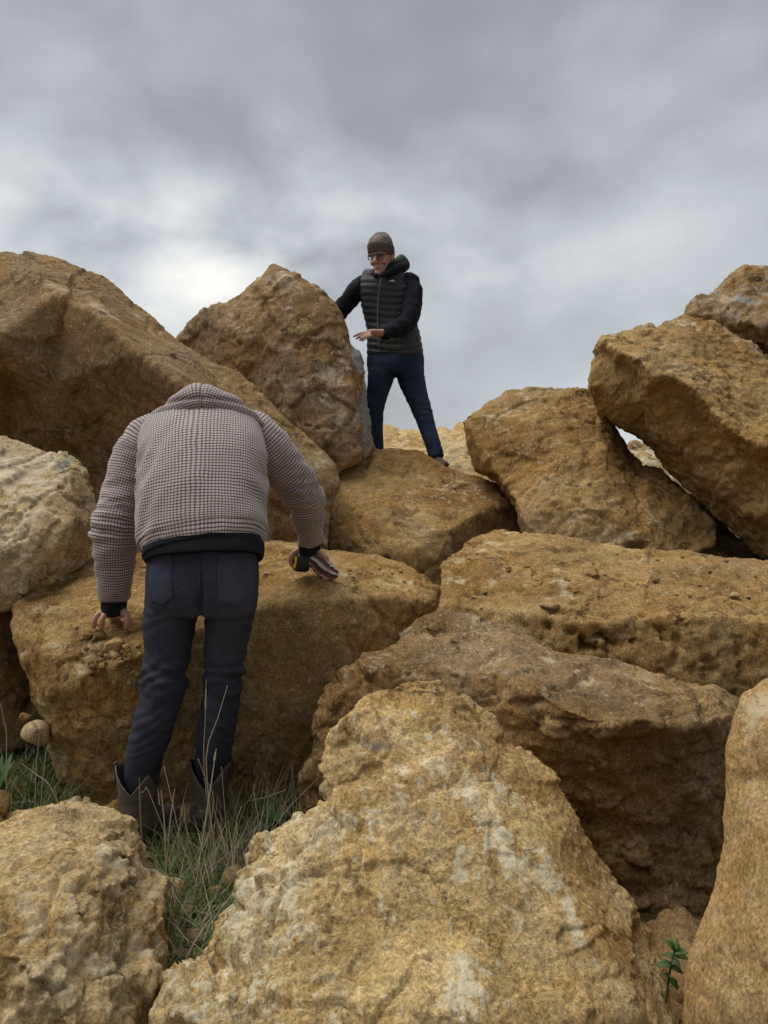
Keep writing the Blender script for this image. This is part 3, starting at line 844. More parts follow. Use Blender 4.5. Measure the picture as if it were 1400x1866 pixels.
# farther stones seen through the gaps
boulder('distant low rock ridge seen between the legs of the standing person',
        [(640, 800, 7.8), (680, 790, 7.9), (700, 778, 7.9), (730, 784, 7.9), (770, 786, 7.9), (812, 784, 7.9), (835, 795, 7.8), (860, 840, 7.4), (860, 930, 7.2), (640, 930, 7.2)],
        inner=[(700, 830, 7.2), (780, 830, 7.2), (740, 870, 7.0)], T=0.8, vox=0.022, mat=M_YELLOW, seed=139, chip=((0.06, 2.6), (0.03, 7.0)), rough=0.0124, pale=[(740, 800, 70, 25, 0, 0.4)], group='far rocks beyond the pile')
boulder('distant pale rock peak left of the blocky brown boulder',
        [(806, 800, 7.1), (822, 792, 7.2), (838, 772, 7.3), (860, 768, 7.3), (900, 780, 7.2), (920, 850, 7.0), (900, 920, 6.8), (800, 920, 6.8), (796, 840, 6.9)],
        inner=[(850, 820, 6.8), (830, 860, 6.6), (870, 870, 6.6)], T=0.7, vox=0.02, mat=M_YELLOW, seed=149, chip=((0.05, 3.0), (0.03, 7.0)), rough=0.0124, pale=[(840, 815, 30, 10, 0, 0.5)], grey=[(830, 835, 30, 12, 0, 0.4)], group='far rocks beyond the pile')
boulder('small pale wedge of rock just right of the standing person\'s shoe',
        [(806, 852, 6.1), (830, 843, 6.2), (862, 836, 6.3), (900, 838, 6.3), (930, 870, 6.2), (920, 930, 6.0), (810, 930, 5.9)],
        inner=[(850, 870, 5.95), (880, 890, 5.9)], T=0.5, vox=0.018, mat=M_YELLOW, seed=151, chip=((0.03, 3.0), (0.02, 8.0)), pale=[(840, 850, 30, 12, 0, 0.4)], group='far rocks beyond the pile')
boulder('pale rock seen through the bright gap under the leaning right boulder',
        [(1142, 830, 7.2), (1146, 808, 7.3), (1160, 803, 7.3), (1172, 812, 7.3), (1186, 822, 7.3), (1215, 830, 7.2), (1280, 850, 7.1), (1300, 960, 6.9), (1160, 960, 6.9)],
        inner=[(1180, 850, 6.9), (1210, 890, 6.8)], T=0.7, vox=0.02, mat=M_PALE, seed=157, chip=((0.05, 3.0), (0.03, 8.0)), pale=[(1170, 820, 30, 12, 0, 0.4)], group='far rocks beyond the pile')
boulder('small tan rock wedged under the leaning right boulder above the slab',
        [(1262, 905, 5.5), (1285, 915, 5.5), (1310, 945, 5.5), (1340, 985, 5.4), (1420, 1030, 5.3), (1420, 1080, 5.1), (1240, 1080, 5.1), (1240, 960, 5.4)],
        inner=[(1310, 1000, 5.2), (1350, 1030, 5.1)], T=0.6, vox=0.016, mat=M_YELLOW, seed=163, chip=((0.05, 4.0), (0.025, 9.0)), group='far rocks beyond the pile')

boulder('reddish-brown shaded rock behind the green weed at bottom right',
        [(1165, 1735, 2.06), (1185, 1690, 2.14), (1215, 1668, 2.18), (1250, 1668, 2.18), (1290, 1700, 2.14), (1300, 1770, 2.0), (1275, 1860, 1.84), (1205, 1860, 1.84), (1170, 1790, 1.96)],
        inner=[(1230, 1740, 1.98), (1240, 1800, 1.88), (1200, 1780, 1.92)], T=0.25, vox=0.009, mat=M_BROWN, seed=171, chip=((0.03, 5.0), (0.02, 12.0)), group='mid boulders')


def cast(x, y, only=None):
    """first boulder (or the ground) that a photo pixel looks at"""
    d = Vector(P(x, y, 1.0) - C0).normalized()
    best = None
    for rk in ROCKS:
        o, t, bx = rk[:3]
        if not (bx[0] - 40 < x < bx[1] + 40 and bx[2] - 40 < y < bx[3] + 40):
            continue
        if t is None:
            t = rk[1] = BVHTree.FromPolygons(rk[3].tolist(), rk[4].tolist())
        h = t.ray_cast(Vector(C0), d)
        if h[0] is not None and (best is None or h[3] < best[2]):
            best = (h[0], h[1], h[3], o)
    if d.z < 0:
        k = (0.0 - CAM_Z) / d.z
        for _ in range(6):
            q = Vector(C0) + d * k
            k = (float(ground_z([q.x], [q.y])[0]) - CAM_Z) / d.z
        if best is None or k < best[2]:
            q = Vector(C0) + d * k
            best = (q, Vector((0, 0, 1)), k, None)
    return best

# ------------------------------------------------------------------ cloth, skin and other materials
def check_mat():
    m, k, b = mat_new('small_check_wool')
    uv = k.n('ShaderNodeUVMap', uv_map='UVMap').outputs[0]
    pos = k.n('ShaderNodeNewGeometry').outputs['Position']
    wob = k.n('ShaderNodeVectorMath', operation='MULTIPLY_ADD')
    k.l(k.noise(pos, 14, 2, 0.5, 0, out=1), wob.inputs[0])
    wob.inputs[1].default_value = (0.008, 0.008, 0)
    k.l(uv, wob.inputs[2])
    s = k.n('ShaderNodeSeparateXYZ')
    k.l(wob.outputs[0], s.inputs[0])
    per = 1 / 0.0102
    fu = k.math('FRACT', k.math('MULTIPLY', s.outputs[0], per))
    fv = k.math('FRACT', k.math('MULTIPLY', s.outputs[1], per))
    fv4 = k.math('FRACT', k.math('MULTIPLY', s.outputs[1], per / 2))
    du = k.math('LESS_THAN', fu, 0.40)
    dv = k.math('LESS_THAN', fv, 0.36)
    pale = k.mix(k.noise(pos, 6, 3, 0.5), (0.41, 0.36, 0.34), (0.48, 0.43, 0.405))
    c = k.mix(k.math('MULTIPLY', du, 0.68), pale, (0.10, 0.085, 0.085))
    c2 = k.mix(k.math('LESS_THAN', fv4, 0.5), (0.035, 0.033, 0.045), (0.12, 0.055, 0.055))
    c = k.mix(k.math('MULTIPLY', dv, 0.86), c, c2)
    both = k.math('MULTIPLY', du, dv)
    c = k.mix(k.math('MULTIPLY', both, 0.7), c, (0.018, 0.018, 0.024))
    k.l(c, b.inputs['Base Color'])
    b.inputs['Roughness'].default_value = 0.95
    b.inputs['Specular IOR Level'].default_value = 0.1
    b.inputs['Sheen Weight'].default_value = 0.15
    bump(k, b, k.noise(pos, 350, 2, 0.6), 0.25, 0.002)
    return m


def denim_mat(name, lo, hi, fade=0.0):
    m, k, b = mat_new(name)
    pos = k.n('ShaderNodeNewGeometry').outputs['Position']
    n = k.noise(pos, 5, 4, 0.6)
    n2 = k.noise(k.vmap(pos, scale=(1, 1, 4)), 30, 5, 0.65)
    f = k.math('MULTIPLY_ADD', n2, 0.4, k.math('MULTIPLY', n, 0.6))
    c = k.ramp(f, [(0.35, lo), (0.65, hi)])
    k.l(c, b.inputs['Base Color'])
    b.inputs['Roughness'].default_value = 0.85
    b.inputs['Specular IOR Level'].default_value = 0.15
    p1 = bump(k, b, k.noise(k.vmap(pos, scale=(1, 1, 1.5)), 14, 3, 0.5), 0.18, 0.012)
    bump(k, b, k.noise(pos, 420, 2, 0.5), 0.2, 0.001, p1)
    return m


M_CHECK = check_mat()
M_DENIM = denim_mat('charcoal_navy_denim', (0.019, 0.0205, 0.032), (0.047, 0.049, 0.069))
M_DENIM_P = denim_mat('worn_denim', (0.023, 0.025, 0.041), (0.054, 0.057, 0.084))
M_JEANS2 = denim_mat('indigo_denim', (0.009, 0.014, 0.032), (0.033, 0.050, 0.092))
M_RIB = plain_mat('black_rib_knit', (0.012, 0.013, 0.017), 0.9, 0.15, 90, 0.2)
M_SLEEVE = plain_mat('navy_black_fleece', (0.010, 0.011, 0.016), 0.9, 0.15, 40, 0.25)
M_VEST = plain_mat('dark_olive_quilt', (0.020, 0.022, 0.023), 0.55, 0.4, 30, 0.2, 0.5, 60, 0.004)
M_GREEN = plain_mat('green_lining', (0.05, 0.105, 0.05), 0.8, 0.2, 45, 0.5)
M_SKIN = plain_mat('skin', (0.40, 0.228, 0.18), 0.55, 0.4, 30, 0.18, 0.2, 120, 0.001)
M_SKIN.node_tree.nodes['Principled BSDF'].inputs['Subsurface Weight'].default_value = 0.0
M_LIP = plain_mat('lip', (0.22, 0.085, 0.075), 0.5, 0.4)
M_HAT = plain_mat('mottled_knit', (0.18, 0.145, 0.13), 0.95, 0.1, 65, 0.9, 0.6, 160, 0.006)
M_HATB = plain_mat('ribbed_knit', (0.10, 0.088, 0.077), 0.95, 0.1, 90, 0.4, 0.4, 160, 0.004)
M_FRAME = plain_mat('black_plastic', (0.008, 0.008, 0.009), 0.35, 0.5, 20, 0.1, 0)
M_BOOT = plain_mat('worn_grey_brown_leather', (0.085, 0.071, 0.058), 0.62, 0.35, 22, 0.35, 0.45, 60, 0.006)
M_BOOTIN = plain_mat('reddish_leather', (0.07, 0.03, 0.024), 0.7, 0.25, 30, 0.25)
M_SOLE = plain_mat('dark_sole', (0.015, 0.011, 0.010), 0.7, 0.2, 30, 0.2)
M_SHOE = plain_mat('brown_shoe_leather', (0.06, 0.045, 0.038), 0.7, 0.3, 30, 0.25)
M_YEL = plain_mat('yellow_plastic', (0.62, 0.38, 0.012), 0.45, 0.5, 30, 0.08, 0)
M_NAVYP = plain_mat('dark_navy_rubber', (0.009, 0.011, 0.02), 0.5, 0.4, 30, 0.2)
M_METAL = plain_mat('bright_steel', (0.72, 0.72, 0.72), 0.28, 0.5, 30, 0.05, 0, metal=1.0)
M_ZIP = plain_mat('grey_zip', (0.09, 0.09, 0.09), 0.5, 0.4, 200, 0.4, 0)
M_WHITE = plain_mat('white_print', (0.62, 0.62, 0.60), 0.7, 0.2, 30, 0.05, 0)
M_EYE = plain_mat('eye', (0.04, 0.03, 0.028), 0.3, 0.5, 30, 0.05, 0)
M_GOLD = plain_mat('gold_ring', (0.75, 0.48, 0.14), 0.3, 0.5, 30, 0.05, 0, metal=1.0)
M_LENS, _k, _b = mat_new('spectacle_lens')
_b.inputs['Base Color'].default_value = (0.9, 0.92, 0.95, 1)
_b.inputs['Roughness'].default_value = 0.05
_b.inputs['Transmission Weight'].default_value = 1.0
_b.inputs['IOR'].default_value = 1.04


def K(x, y, d, a, b=None, e=2.0):
    return (P(x, y, d), a, a if b is None else b, e)


def tube(pts, rad, n=10, sub=3):
    """rounded finger-like chain"""
    pts = [np.array(p, float) for p in pts]
    rad = list(rad)
    d0 = (pts[0] - pts[1]); d0 /= np.linalg.norm(d0)
    d1 = (pts[-1] - pts[-2]); d1 /= np.linalg.norm(d1)
    keys = [(pts[0] + d0 * rad[0] * 0.7, rad[0] * 0.5, rad[0] * 0.5)] + [(p, r, r) for p, r in zip(pts, rad)] + [(pts[-1] + d1 * rad[-1] * 0.75, rad[-1] * 0.55, rad[-1] * 0.55)]
    v, f, _ = loft(keys, side=(0.83, 0.31, 0.46), n=n, sub=sub)
    return v, f


def mesh_of(parts, vox=None, smooth=0):
    v, f = join(parts)
    me = pydata('m', v, f)
    if vox:
        me = remesh(me, vox, smooth)
    return me


def lv(keys, **kw):
    v, f, _ = loft(keys, **kw)
    return v, f


def shrink(keys, k, dz=0):
    return [(c[0], c[1] * k, c[2] * k) for c in keys]


def bvh_of(o):
    b = Vector(o['_b'])
    return BVHTree.FromPolygons([v.co + b for v in o.data.vertices], [tuple(p.vertices) for p in o.data.polygons])


def decal(tree, poly, off=0.003, thick=0.003, step=5):
    """a thin piece that follows the cloth under it; poly in photo pixels gives its place on that cloth"""
    xs = [p[0] for p in poly]; ys = [p[1] for p in poly]
    pts = [Vector((p[0], p[1])) for p in poly]
    ne = len(pts)
    edges = [(i, (i + 1) % ne) for i in range(ne)]
    y = min(ys)
    while y < max(ys):
        x = min(xs)
        while x < max(xs):
            if in_poly(x, y, poly):
                pts.append(Vector((x + random.uniform(-.2, .2), y + random.uniform(-.2, .2))))
            x += step
        y += step
    vs, es, fs, ov, oe, of = delaunay_2d_cdt(pts, edges, [], 0, 1e-3)
    V, ok = [], []
    for v in vs:
        d = Vector(P(v[0], v[1], 1.0) - C0).normalized()
        h = tree.ray_cast(Vector(C0), d)
        if h[0] is None:
            V.append(None)
        else:
            nn = h[1] if h[1].dot(d) < 0 else -h[1]
            V.append((h[0] + nn * off, nn))
    good = [i for i, q in enumerate(V) if q is not None]
    idx = {i: k for k, i in enumerate(good)}
    n = len(good)
    top = [V[i][0] + V[i][1] * thick for i in good]
    bot = [V[i][0] - V[i][1] * off * 1.5 for i in good]
    F2, ed = [], {}
    for f in fs:
        if len(f) != 3 or any(i not in idx for i in f):
            continue
        c = (vs[f[0]] + vs[f[1]] + vs[f[2]]) / 3
        if not in_poly(c[0], c[1], poly):
            continue
        a = ((vs[f[1]][0] - vs[f[0]][0]) * (vs[f[2]][1] - vs[f[0]][1]) - (vs[f[1]][1] - vs[f[0]][1]) * (vs[f[2]][0] - vs[f[0]][0]))
        t = [idx[i] for i in (f if a < 0 else reversed(f))]
        F2.append(tuple(t))
        for i in range(3):
            ed[(t[i], t[(i + 1) % 3])] = 1
    out = list(F2) + [tuple(i + n for i in reversed(t)) for t in F2]
    for (a, b) in ed:
        if (b, a) not in ed:
            out.append((b, a, a + n, b + n))
    return pydata('d', top + bot, out)


# ------------------------------------------------------------------ the man bending over, seen from behind
def bending_man():
    base = P(320, 1545, 2.72)
    base = (float(base[0]), float(base[1]), 0.0)
    torso = [K(374, 1034, 2.665, 0.195, 0.125, 2.3), K(373, 1016, 2.685, 0.203, 0.135, 2.3), K(370, 992, 2.71, 0.222, 0.155, 2.3), K(369, 972, 2.73, 0.233, 0.168, 2.3), K(371, 910, 2.79, 0.227, 0.17, 2.3),
             K(371, 855, 2.86, 0.230, 0.168, 2.4), K(370, 815, 2.935, 0.234, 0.155, 2.4), K(369, 790, 3.01, 0.224, 0.135, 2.4), K(369, 774, 3.07, 0.165, 0.105, 2.2), K(370, 766, 3.11, 0.07, 0.06)]
    larm = [K(312, 792, 3.03, 0.055), K(288, 790, 3.02, 0.076), K(265, 805, 3.0, 0.084), K(247, 838, 2.985, 0.085), K(232, 882, 2.965, 0.083), K(219, 925, 2.945, 0.082), K(211, 962, 2.93, 0.083), K(208, 1000, 2.94, 0.078), K(208, 1045, 2.96, 0.067), K(208, 1080, 2.98, 0.060), K(208, 1091, 2.985, 0.056)]
    rarm = [K(425, 785, 3.05, 0.055), K(450, 782, 3.04, 0.078), K(476, 800, 3.045, 0.086), K(503, 832, 3.07, 0.085), K(529, 864, 3.11, 0.081), K(547, 893, 3.155, 0.079), K(558, 921, 3.2, 0.073), K(563, 950, 3.25, 0.064), K(564, 975, 3.29, 0.056), K(564, 986, 3.31, 0.052)]
    hips = [K(371, 955, 2.765, 0.17, 0.11, 2.3), K(371, 985, 2.745, 0.188, 0.122, 2.3), K(370, 1010, 2.73, 0.192, 0.128, 2.3), K(370, 1050, 2.72, 0.197, 0.138, 2.3), K(368, 1085, 2.72, 0.196, 0.138, 2.4), K(367, 1112, 2.725, 0.188, 0.12, 2.4)]
    lleg = [K(318, 1075, 2.73, 0.095, 0.125), K(313, 1110, 2.735, 0.092, 0.115), K(307, 1160, 2.74, 0.084, 0.10), K(304, 1205, 2.735, 0.075, 0.088), K(299, 1245, 2.72, 0.073, 0.082), K(285, 1300, 2.71, 0.070, 0.080), K(272, 1350, 2.715, 0.068, 0.074), K(262, 1395, 2.72, 0.062, 0.066), K(257, 1440, 2.72, 0.052, 0.054)]
    rleg = [K(420, 1075, 2.74, 0.093, 0.125), K(419, 1110, 2.75, 0.088, 0.115), K(413, 1160, 2.77, 0.081, 0.10), K(408, 1205, 2.785, 0.073, 0.088), K(404, 1245, 2.785, 0.071, 0.082), K(397, 1300, 2.79, 0.072, 0.08), K(391, 1350, 2.80, 0.066, 0.074), K(387, 1395, 2.805, 0.060, 0.066), K(385, 1440, 2.81, 0.05, 0.054)]

    # body under the clothes, with head and hands
    parts = [lv(shrink(torso[3:], 0.68)), lv(shrink(larm, 0.55)), lv(shrink(rarm, 0.55)), lv(shrink(hips, 0.74)), lv(shrink(lleg, 0.72)), lv(shrink(rleg, 0.72))]
    nk, hd = P(370, 752, 3.12), P(371, 805, 3.36)
    ax = (hd - nk); ax = ax / np.linalg.norm(ax)
    parts.append(lv([(nk - ax * 0.05, 0.05, 0.05), (nk + ax * 0.04, 0.055, 0.058), (nk + ax * 0.10, 0.06, 0.068)]))
    parts.append(lv([(hd - ax * 0.125, 0.05, 0.05), (hd - ax * 0.09, 0.068, 0.082), (hd - ax * 0.03, 0.075, 0.095), (hd + ax * 0.04, 0.074, 0.092), (hd + ax * 0.09, 0.055, 0.07), (hd + ax * 0.12, 0.02, 0.03)]))
    for sx in (-1, 1):
        e = hd + np.array([sx * 0.076, 0, -0.01])
        parts.append(lv([(e + np.array([0, 0, -0.03]), 0.006, 0.012), (e, 0.010, 0.02), (e + np.array([0, 0, 0.03]), 0.007, 0.016)]))
    nz = hd + np.array([0, 0.08, -0.07])
    parts.append(tube([nz, nz + np.array([0, 0.02, -0.02])], [0.014, 0.012]))
    for a, b_, c, d in ((250, 1470, 2.72, 1), (383, 1470, 2.81, 1)):
        f0 = P(a, b_, c)
        parts.append(tube([f0, f0 + np.array([0, 0.03, -0.075]), f0 + np.array([0.03, 0.12, -0.085])], [0.036, 0.03, 0.02]))
    # left hand pressed on the stone
    parts.append(lv([K(208, 1088, 2.985, 0.030, 0.024), K(207, 1108, 2.99, 0.034, 0.026), K(206, 1118, 2.995, 0.046, 0.024), K(206, 1124, 3.0, 0.042, 0.016)], n=16))
    for ch, r in ((((192, 1114, 2.985), (179, 1119, 2.965), (173, 1130, 2.96), (171, 1143, 2.975)), 0.0092),
                  (((198, 1118, 2.985), (189, 1123, 2.955), (186, 1133, 2.955), (185, 1144, 2.97)), 0.0098),
                  (((207, 1119, 3.0), (205, 1125, 3.03), (204, 1133, 3.05)), 0.0096),
                  (((214, 1119, 3.0), (216, 1126, 3.04), (215, 1134, 3.06)), 0.0092),
                  (((219, 1112, 2.985), (230, 1118, 2.97), (233, 1129, 2.965), (231, 1143, 2.975)), 0.0112)):
        r = r * 1.12
        parts.append(tube([P(*q) for q in ch], [r * 1.25] + [r] * (len(ch) - 2) + [r * 0.86]))
    # right hand round the tape measure and the cloth
    parts.append(lv([K(564, 984, 3.31, 0.030, 0.026), K(563, 1002, 3.335, 0.036, 0.028), K(562, 1010, 3.345, 0.048, 0.030), K(562, 1017, 3.355, 0.040, 0.02)], n=16))
    for ch, r in ((((550, 1000, 3.325), (537, 1006, 3.315), (530, 1016, 3.315), (532, 1030, 3.33)), 0.0122),
                  (((574, 1003, 3.325), (585, 1009, 3.31), (592, 1017, 3.31), (595, 1030, 3.32)), 0.0100),
                  (((578, 1004, 3.34), (590, 1010, 3.34), (597, 1020, 3.345), (598, 1031, 3.355)), 0.0096),
                  (((570, 1006, 3.35), (582, 1012, 3.37), (590, 1022, 3.38), (590, 1032, 3.38)), 0.0096),
                  (((566, 1008, 3.35), (570, 1016, 3.38), (572, 1026, 3.39)), 0.009)):
        parts.append(tube([P(*q) for q in ch], [r * 1.2] + [r] * (len(ch) - 2) + [r * 0.86]))
    body = link('person', mesh_of(parts, 0.0046, 1), M_SKIN, base=base, label='person bending over a boulder, seen from behind, checked jacket, dark jeans, boots', cat='person', group='two people on the rock pile')

    # jacket: back and front, sleeves, hood, hem band, cuffs
    def folds(seed, amp, sc=(1, 1, 1), f=8.0):
        def fn(v, n):
            q = v * np.array(sc, np.float32)
            return (fbm(q, f, 3, seed) * amp * 2 + np.clip(fbm(q, f * 0.6, 2, seed + 5, ridged=True) - 0.15, 0, 1) * amp * 1.2).astype(np.float32)
        return fn
    v, f, uv = loft(torso[3:4] + torso[3:], n=96, sub=14)
    keys = [K(371, 1000, 2.710, 0.213, 0.149, 2.3), K(370.5, 988, 2.719, 0.224, 0.158, 2.3), K(370, 970, 2.735, 0.232, 0.167, 2.3)] + torso[4:]
    v, f, uv = loft(keys, n=96, sub=12)
    me = pydata('jacket', v, f, uv)
    def tf(vv, nn):
        px, py = project(vv.astype(np.float64))
        q = vv * np.array([1.0, 1.0, 0.6], np.float32)
        arm = np.exp(-((px - 262) / 28.0) ** 2 - ((py - 880) / 70.0) ** 2) + np.exp(-((px - 482) / 28.0) ** 2 - ((py - 870) / 60.0) ** 2)
        hem = np.exp(-((py - 968) / 26.0) ** 2)
        diag = fbm(vv * np.array([1.3, 1.0, 1.3], np.float32) + np.outer(np.abs(vv[:, 0] - float(P(370, 880, 2.8)[0])), np.array([0, 0, 1.6], np.float32)), 7.0, 2, 207, ridged=True)
        gath = fbm(vv * np.array([2.2, 1.0, 0.5], np.float32), 8.0, 2, 209)
        return (fbm(q, 4.0, 3, 201) * 0.026 + diag * (0.005 + 0.024 * arm) + gath * 0.010 * hem).astype(np.float32)
    displace(me, tf)
    jk = link('jacket', me, M_CHECK, body)
    hb = [K(373, 1019, 2.696, 0.201, 0.135, 2.3), K(373, 1016, 2.698, 0.206, 0.140, 2.3), K(373, 1008, 2.706, 0.210, 0.145, 2.3), K(372, 997, 2.714, 0.211, 0.147, 2.3), K(372, 988, 2.72, 0.195, 0.135, 2.3)]
    v, f, uv = loft(hb, n=80, sub=5)
    me = pydata('hem_band', v, f)
    displace(me, folds(203, 0.003))
    link('hem_band', me, M_RIB, jk)
    for arm, seed, cuff in ((larm, 211, [K(208, 1084, 2.98, 0.045), K(208, 1089, 2.985, 0.050), K(208, 1100, 2.99, 0.049), K(207, 1110, 2.995, 0.047), K(207, 1112, 2.997, 0.040)]),
                            (rarm, 223, [K(564, 979, 3.30, 0.042), K(564, 984, 3.31, 0.047), K(564, 994, 3.325, 0.048), K(564, 1003, 3.335, 0.046), K(564, 1005, 3.338, 0.040)])):
        v, f, uv = loft(arm, n=56, sub=12)
        me = pydata('sleeve', v, f, uv)

        def sf(vv, nn, s=seed):
            q = vv * np.array([1, 1, 1.5], np.float32)
            a = fbm(q, 9.0, 3, s)
            b = fbm(vv * np.array([0.7, 0.7, 2.2], np.float32), 8.0, 2, s + 9, ridged=True)
            px, py = project(vv.astype(np.float64))
            el = np.exp(-((py - (955 if s == 211 else 895)) / 45.0) ** 2)
            return (a * 0.016 + np.clip(b, -0.3, 1) * (0.010 + 0.022 * el)).astype(np.float32)
        displace(me, sf)
        sl = link('sleeve', me, M_CHECK, jk)
        v, f, uv = loft(cuff, n=40, sub=4)
        link('cuff', pydata('cuff', v, f), M_RIB, jk)
    hood = [K(256, 786, 2.945, 0.008, 0.010), K(276, 768, 2.93, 0.026, 0.020), K(305, 752, 2.915, 0.040, 0.032), K(336, 736, 2.91, 0.052, 0.042), K(367, 725, 2.91, 0.062, 0.046), K(398, 732, 2.915, 0.052, 0.042), K(430, 745, 2.925, 0.040, 0.034), K(456, 757, 2.94, 0.028, 0.022), K(480, 774, 2.955, 0.008, 0.010)]
    v, f, uv = loft(hood, side=(0, 0.45, 0.9), n=56, sub=12)
    uv = [tuple((b_, a_) for a_, b_ in q) for q in uv]
    me = pydata('hood', v, f, uv)

    def hf(vv, nn):
        px, py = project(vv.astype(np.float64))
        seam = -0.008 * np.exp(-((px - 369) / 3.0) ** 2) - 0.010 * np.exp(-(((py - 724) - 0.0022 * (px - 369) ** 2) / 3.5) ** 2)
        return (fbm(vv, 8.0, 3, 231) * 0.014 + seam).astype(np.float32)
    displace(me, hf)
    link('hood', me, M_CHECK, jk)
    # jeans
    me = mesh_of([lv(hips, n=40), lv(lleg, n=32), lv(rleg, n=32)], 0.007, 5)

    def jf(vv, nn):
        px, py = project(vv.astype(np.float64))
        knee = np.exp(-((py - 1235) / 45.0) ** 2)
        calf = np.exp(-((py - 1340) / 60.0) ** 2) * 0.5
        seat = np.exp(-((py - 1110) / 35.0) ** 2) * 0.4
        q = vv * np.array([0.6, 0.6, 1.7], np.float32) + np.outer(vv[:, 0], np.array([0, 0, 0.9], np.float32))
        r = fbm(q, 9.0, 2, 241, ridged=True)
        ph = (py + 0.3 * (px - 366) * np.where(px < 366, 1, -1)) * 2 * math.pi / 24.0 + fbm(vv, 5, 2, 247) * 16
        tuck = np.sign(np.sin(ph)) * np.abs(np.sin(ph)) ** 1.4 * 0.0052 * (np.exp(-((py - 1232) / 28.0) ** 2) + 0.45 * np.exp(-((py - 1330) / 50.0) ** 2) + 0.35 * np.exp(-((py - 1130) / 22.0) ** 2))
        cleft = tuck - 0.016 * np.exp(-((px - 366) / 6.0) ** 2) * smooth01(py, 1035, 1100)
        return (np.clip(r, -0.4, 1) * (0.0015 + 0.028 * knee + 0.012 * calf + 0.012 * seat) + fbm(vv, 7, 2, 243) * 0.010 + cleft).astype(np.float32)
    displace(me, jf)
    jn = link('jeans', me, M_DENIM, body)
    t = bvh_of(jn)
    link('back_pocket', decal(t, [(282, 1012), (316, 1004), (318, 1088), (296, 1103), (276, 1094), (273, 1060)], 0.002, 0.003), M_DENIM_P, jn)
    pk = link('back_pocket', decal(t, [(398, 1017), (432, 1011), (466, 1014), (464, 1050), (460, 1085), (428, 1104), (397, 1092), (396, 1050)], 0.002, 0.003), M_DENIM_P, jn)
    link('pocket_hem', decal(t, [(398, 1013), (414, 1009), (440, 1006), (464, 1008), (466, 1014), (432, 1019), (398, 1021)], 0.006, 0.004, 4), M_DENIM, jn)
    link('centre_seam', decal(t, [(360, 1004), (363, 1004), (366, 1060), (366, 1100), (363, 1100), (362, 1060)], 0.002, 0.003, 4), M_DENIM_P, jn)

    # western boots
    def boot(top, ank, toe, w_top):
        T_, A_, O_ = P(*top), P(*ank), np.array(toe)
        n = 40
        V, Fc = [], []
        rings = 14
        for i in range(rings):
            t_ = i / (rings - 1)
            c = T_ * (1 - t_) + A_ * t_
            rr = w_top * (1 - 0.24 * t_ + 0.10 * max(0, t_ - 0.75) * 4 * 0.2)
            for k in range(n):
                th = 2 * math.pi * k / n
                dip = 0.0
                if t_ < 0.6:
                    dip = -0.085 * (1 - min(1, abs(math.cos(th)) / 0.92)) ** 0.9 * (1 - t_ / 0.6)
                V.append(c + np.array([math.cos(th) * rr, math.sin(th) * rr * 1.08, dip + 0.012 * (1 - t_)]))
        for i in range(rings - 1):
            for k in range(n):
                k2 = (k + 1) % n
                Fc.append((i * n + k, i * n + k2, (i + 1) * n + k2, (i + 1) * n + k))
        me = pydata('shaft', V, Fc)
        displace(me, lambda v, nn: (fbm(v * np.array([1, 1, 1.8], np.float32), 13.0, 3, 251, ridged=True) * 0.008).astype(np.float32))
        bm = bmesh.new(); bm.from_mesh(me)
        bmesh.ops.solidify(bm, geom=bm.faces[:], thickness=0.004)
        bm.to_mesh(me); bm.free(); shade_smooth(me)
        dirv = O_ - A_; dirv[2] = 0
        dirv /= np.linalg.norm(dirv)
        sd_ = np.array([dirv[1], -dirv[0], 0])
        g0 = np.array([A_[0], A_[1], 0.0])
        foot = [(g0 - dirv * 0.055 + np.array([0, 0, 0.06]), 0.030, 0.035), (g0 - dirv * 0.03 + np.array([0, 0, 0.075]), 0.040, 0.060), (g0 + dirv * 0.03 + np.array([0, 0, 0.075]), 0.044, 0.066), (g0 + dirv * 0.10 + np.array([0, 0, 0.055]), 0.046, 0.046),
                (g0 + dirv * 0.16 + np.array([0, 0, 0.042]), 0.046, 0.034), (g0 + dirv * 0.21 + np.array([0, 0, 0.036]), 0.034, 0.024), (g0 + dirv * 0.245 + np.array([0, 0, 0.034]), 0.014, 0.012)]
        bt = link('boot', me, M_BOOT, body)
        v, f, _ = loft([(A_ + np.array([0, 0, 0.05]), w_top * 0.82, w_top * 0.88), (A_, w_top * 0.80, w_top * 0.88), (g0 + np.array([0, 0, 0.055]), 0.046, 0.062), (g0 + np.array([0, 0, 0.03]), 0.036, 0.05)], n=28)
        v2, f2, _ = loft(foot, side=tuple(sd_), n=28)
        fm = mesh_of([(v, f), (v2, f2)], 0.005, 3)
        displace(fm, lambda v, nn: (fbm(v, 16.0, 3, 253, ridged=True) * 0.005).astype(np.float32))
        link('foot', fm, M_BOOT, bt)
        sole = [(g0 - dirv * 0.06 + np.array([0, 0, 0.026]), 0.028, 0.006), (g0 + dirv * 0.03 + np.array([0, 0, 0.026]), 0.038, 0.006), (g0 + dirv * 0.12 + np.array([0, 0, 0.012]), 0.046, 0.006), (g0 + dirv * 0.19 + np.array([0, 0, 0.010]), 0.040, 0.006), (g0 + dirv * 0.25 + np.array([0, 0, 0.014]), 0.012, 0.005)]
        heel = [(g0 - dirv * 0.028 + np.array([0, 0, 0.03]), 0.036, 0.036), (g0 - dirv * 0.028 + np.array([0, 0, 0.015]), 0.034, 0.034), (g0 - dirv * 0.028 + np.array([0, 0, 0.0]), 0.034, 0.034)]
        link('sole', mesh_of([lv(sole, side=tuple(sd_), n=20), lv(heel, side=tuple(sd_), n=20)], 0.005), M_SOLE, bt)
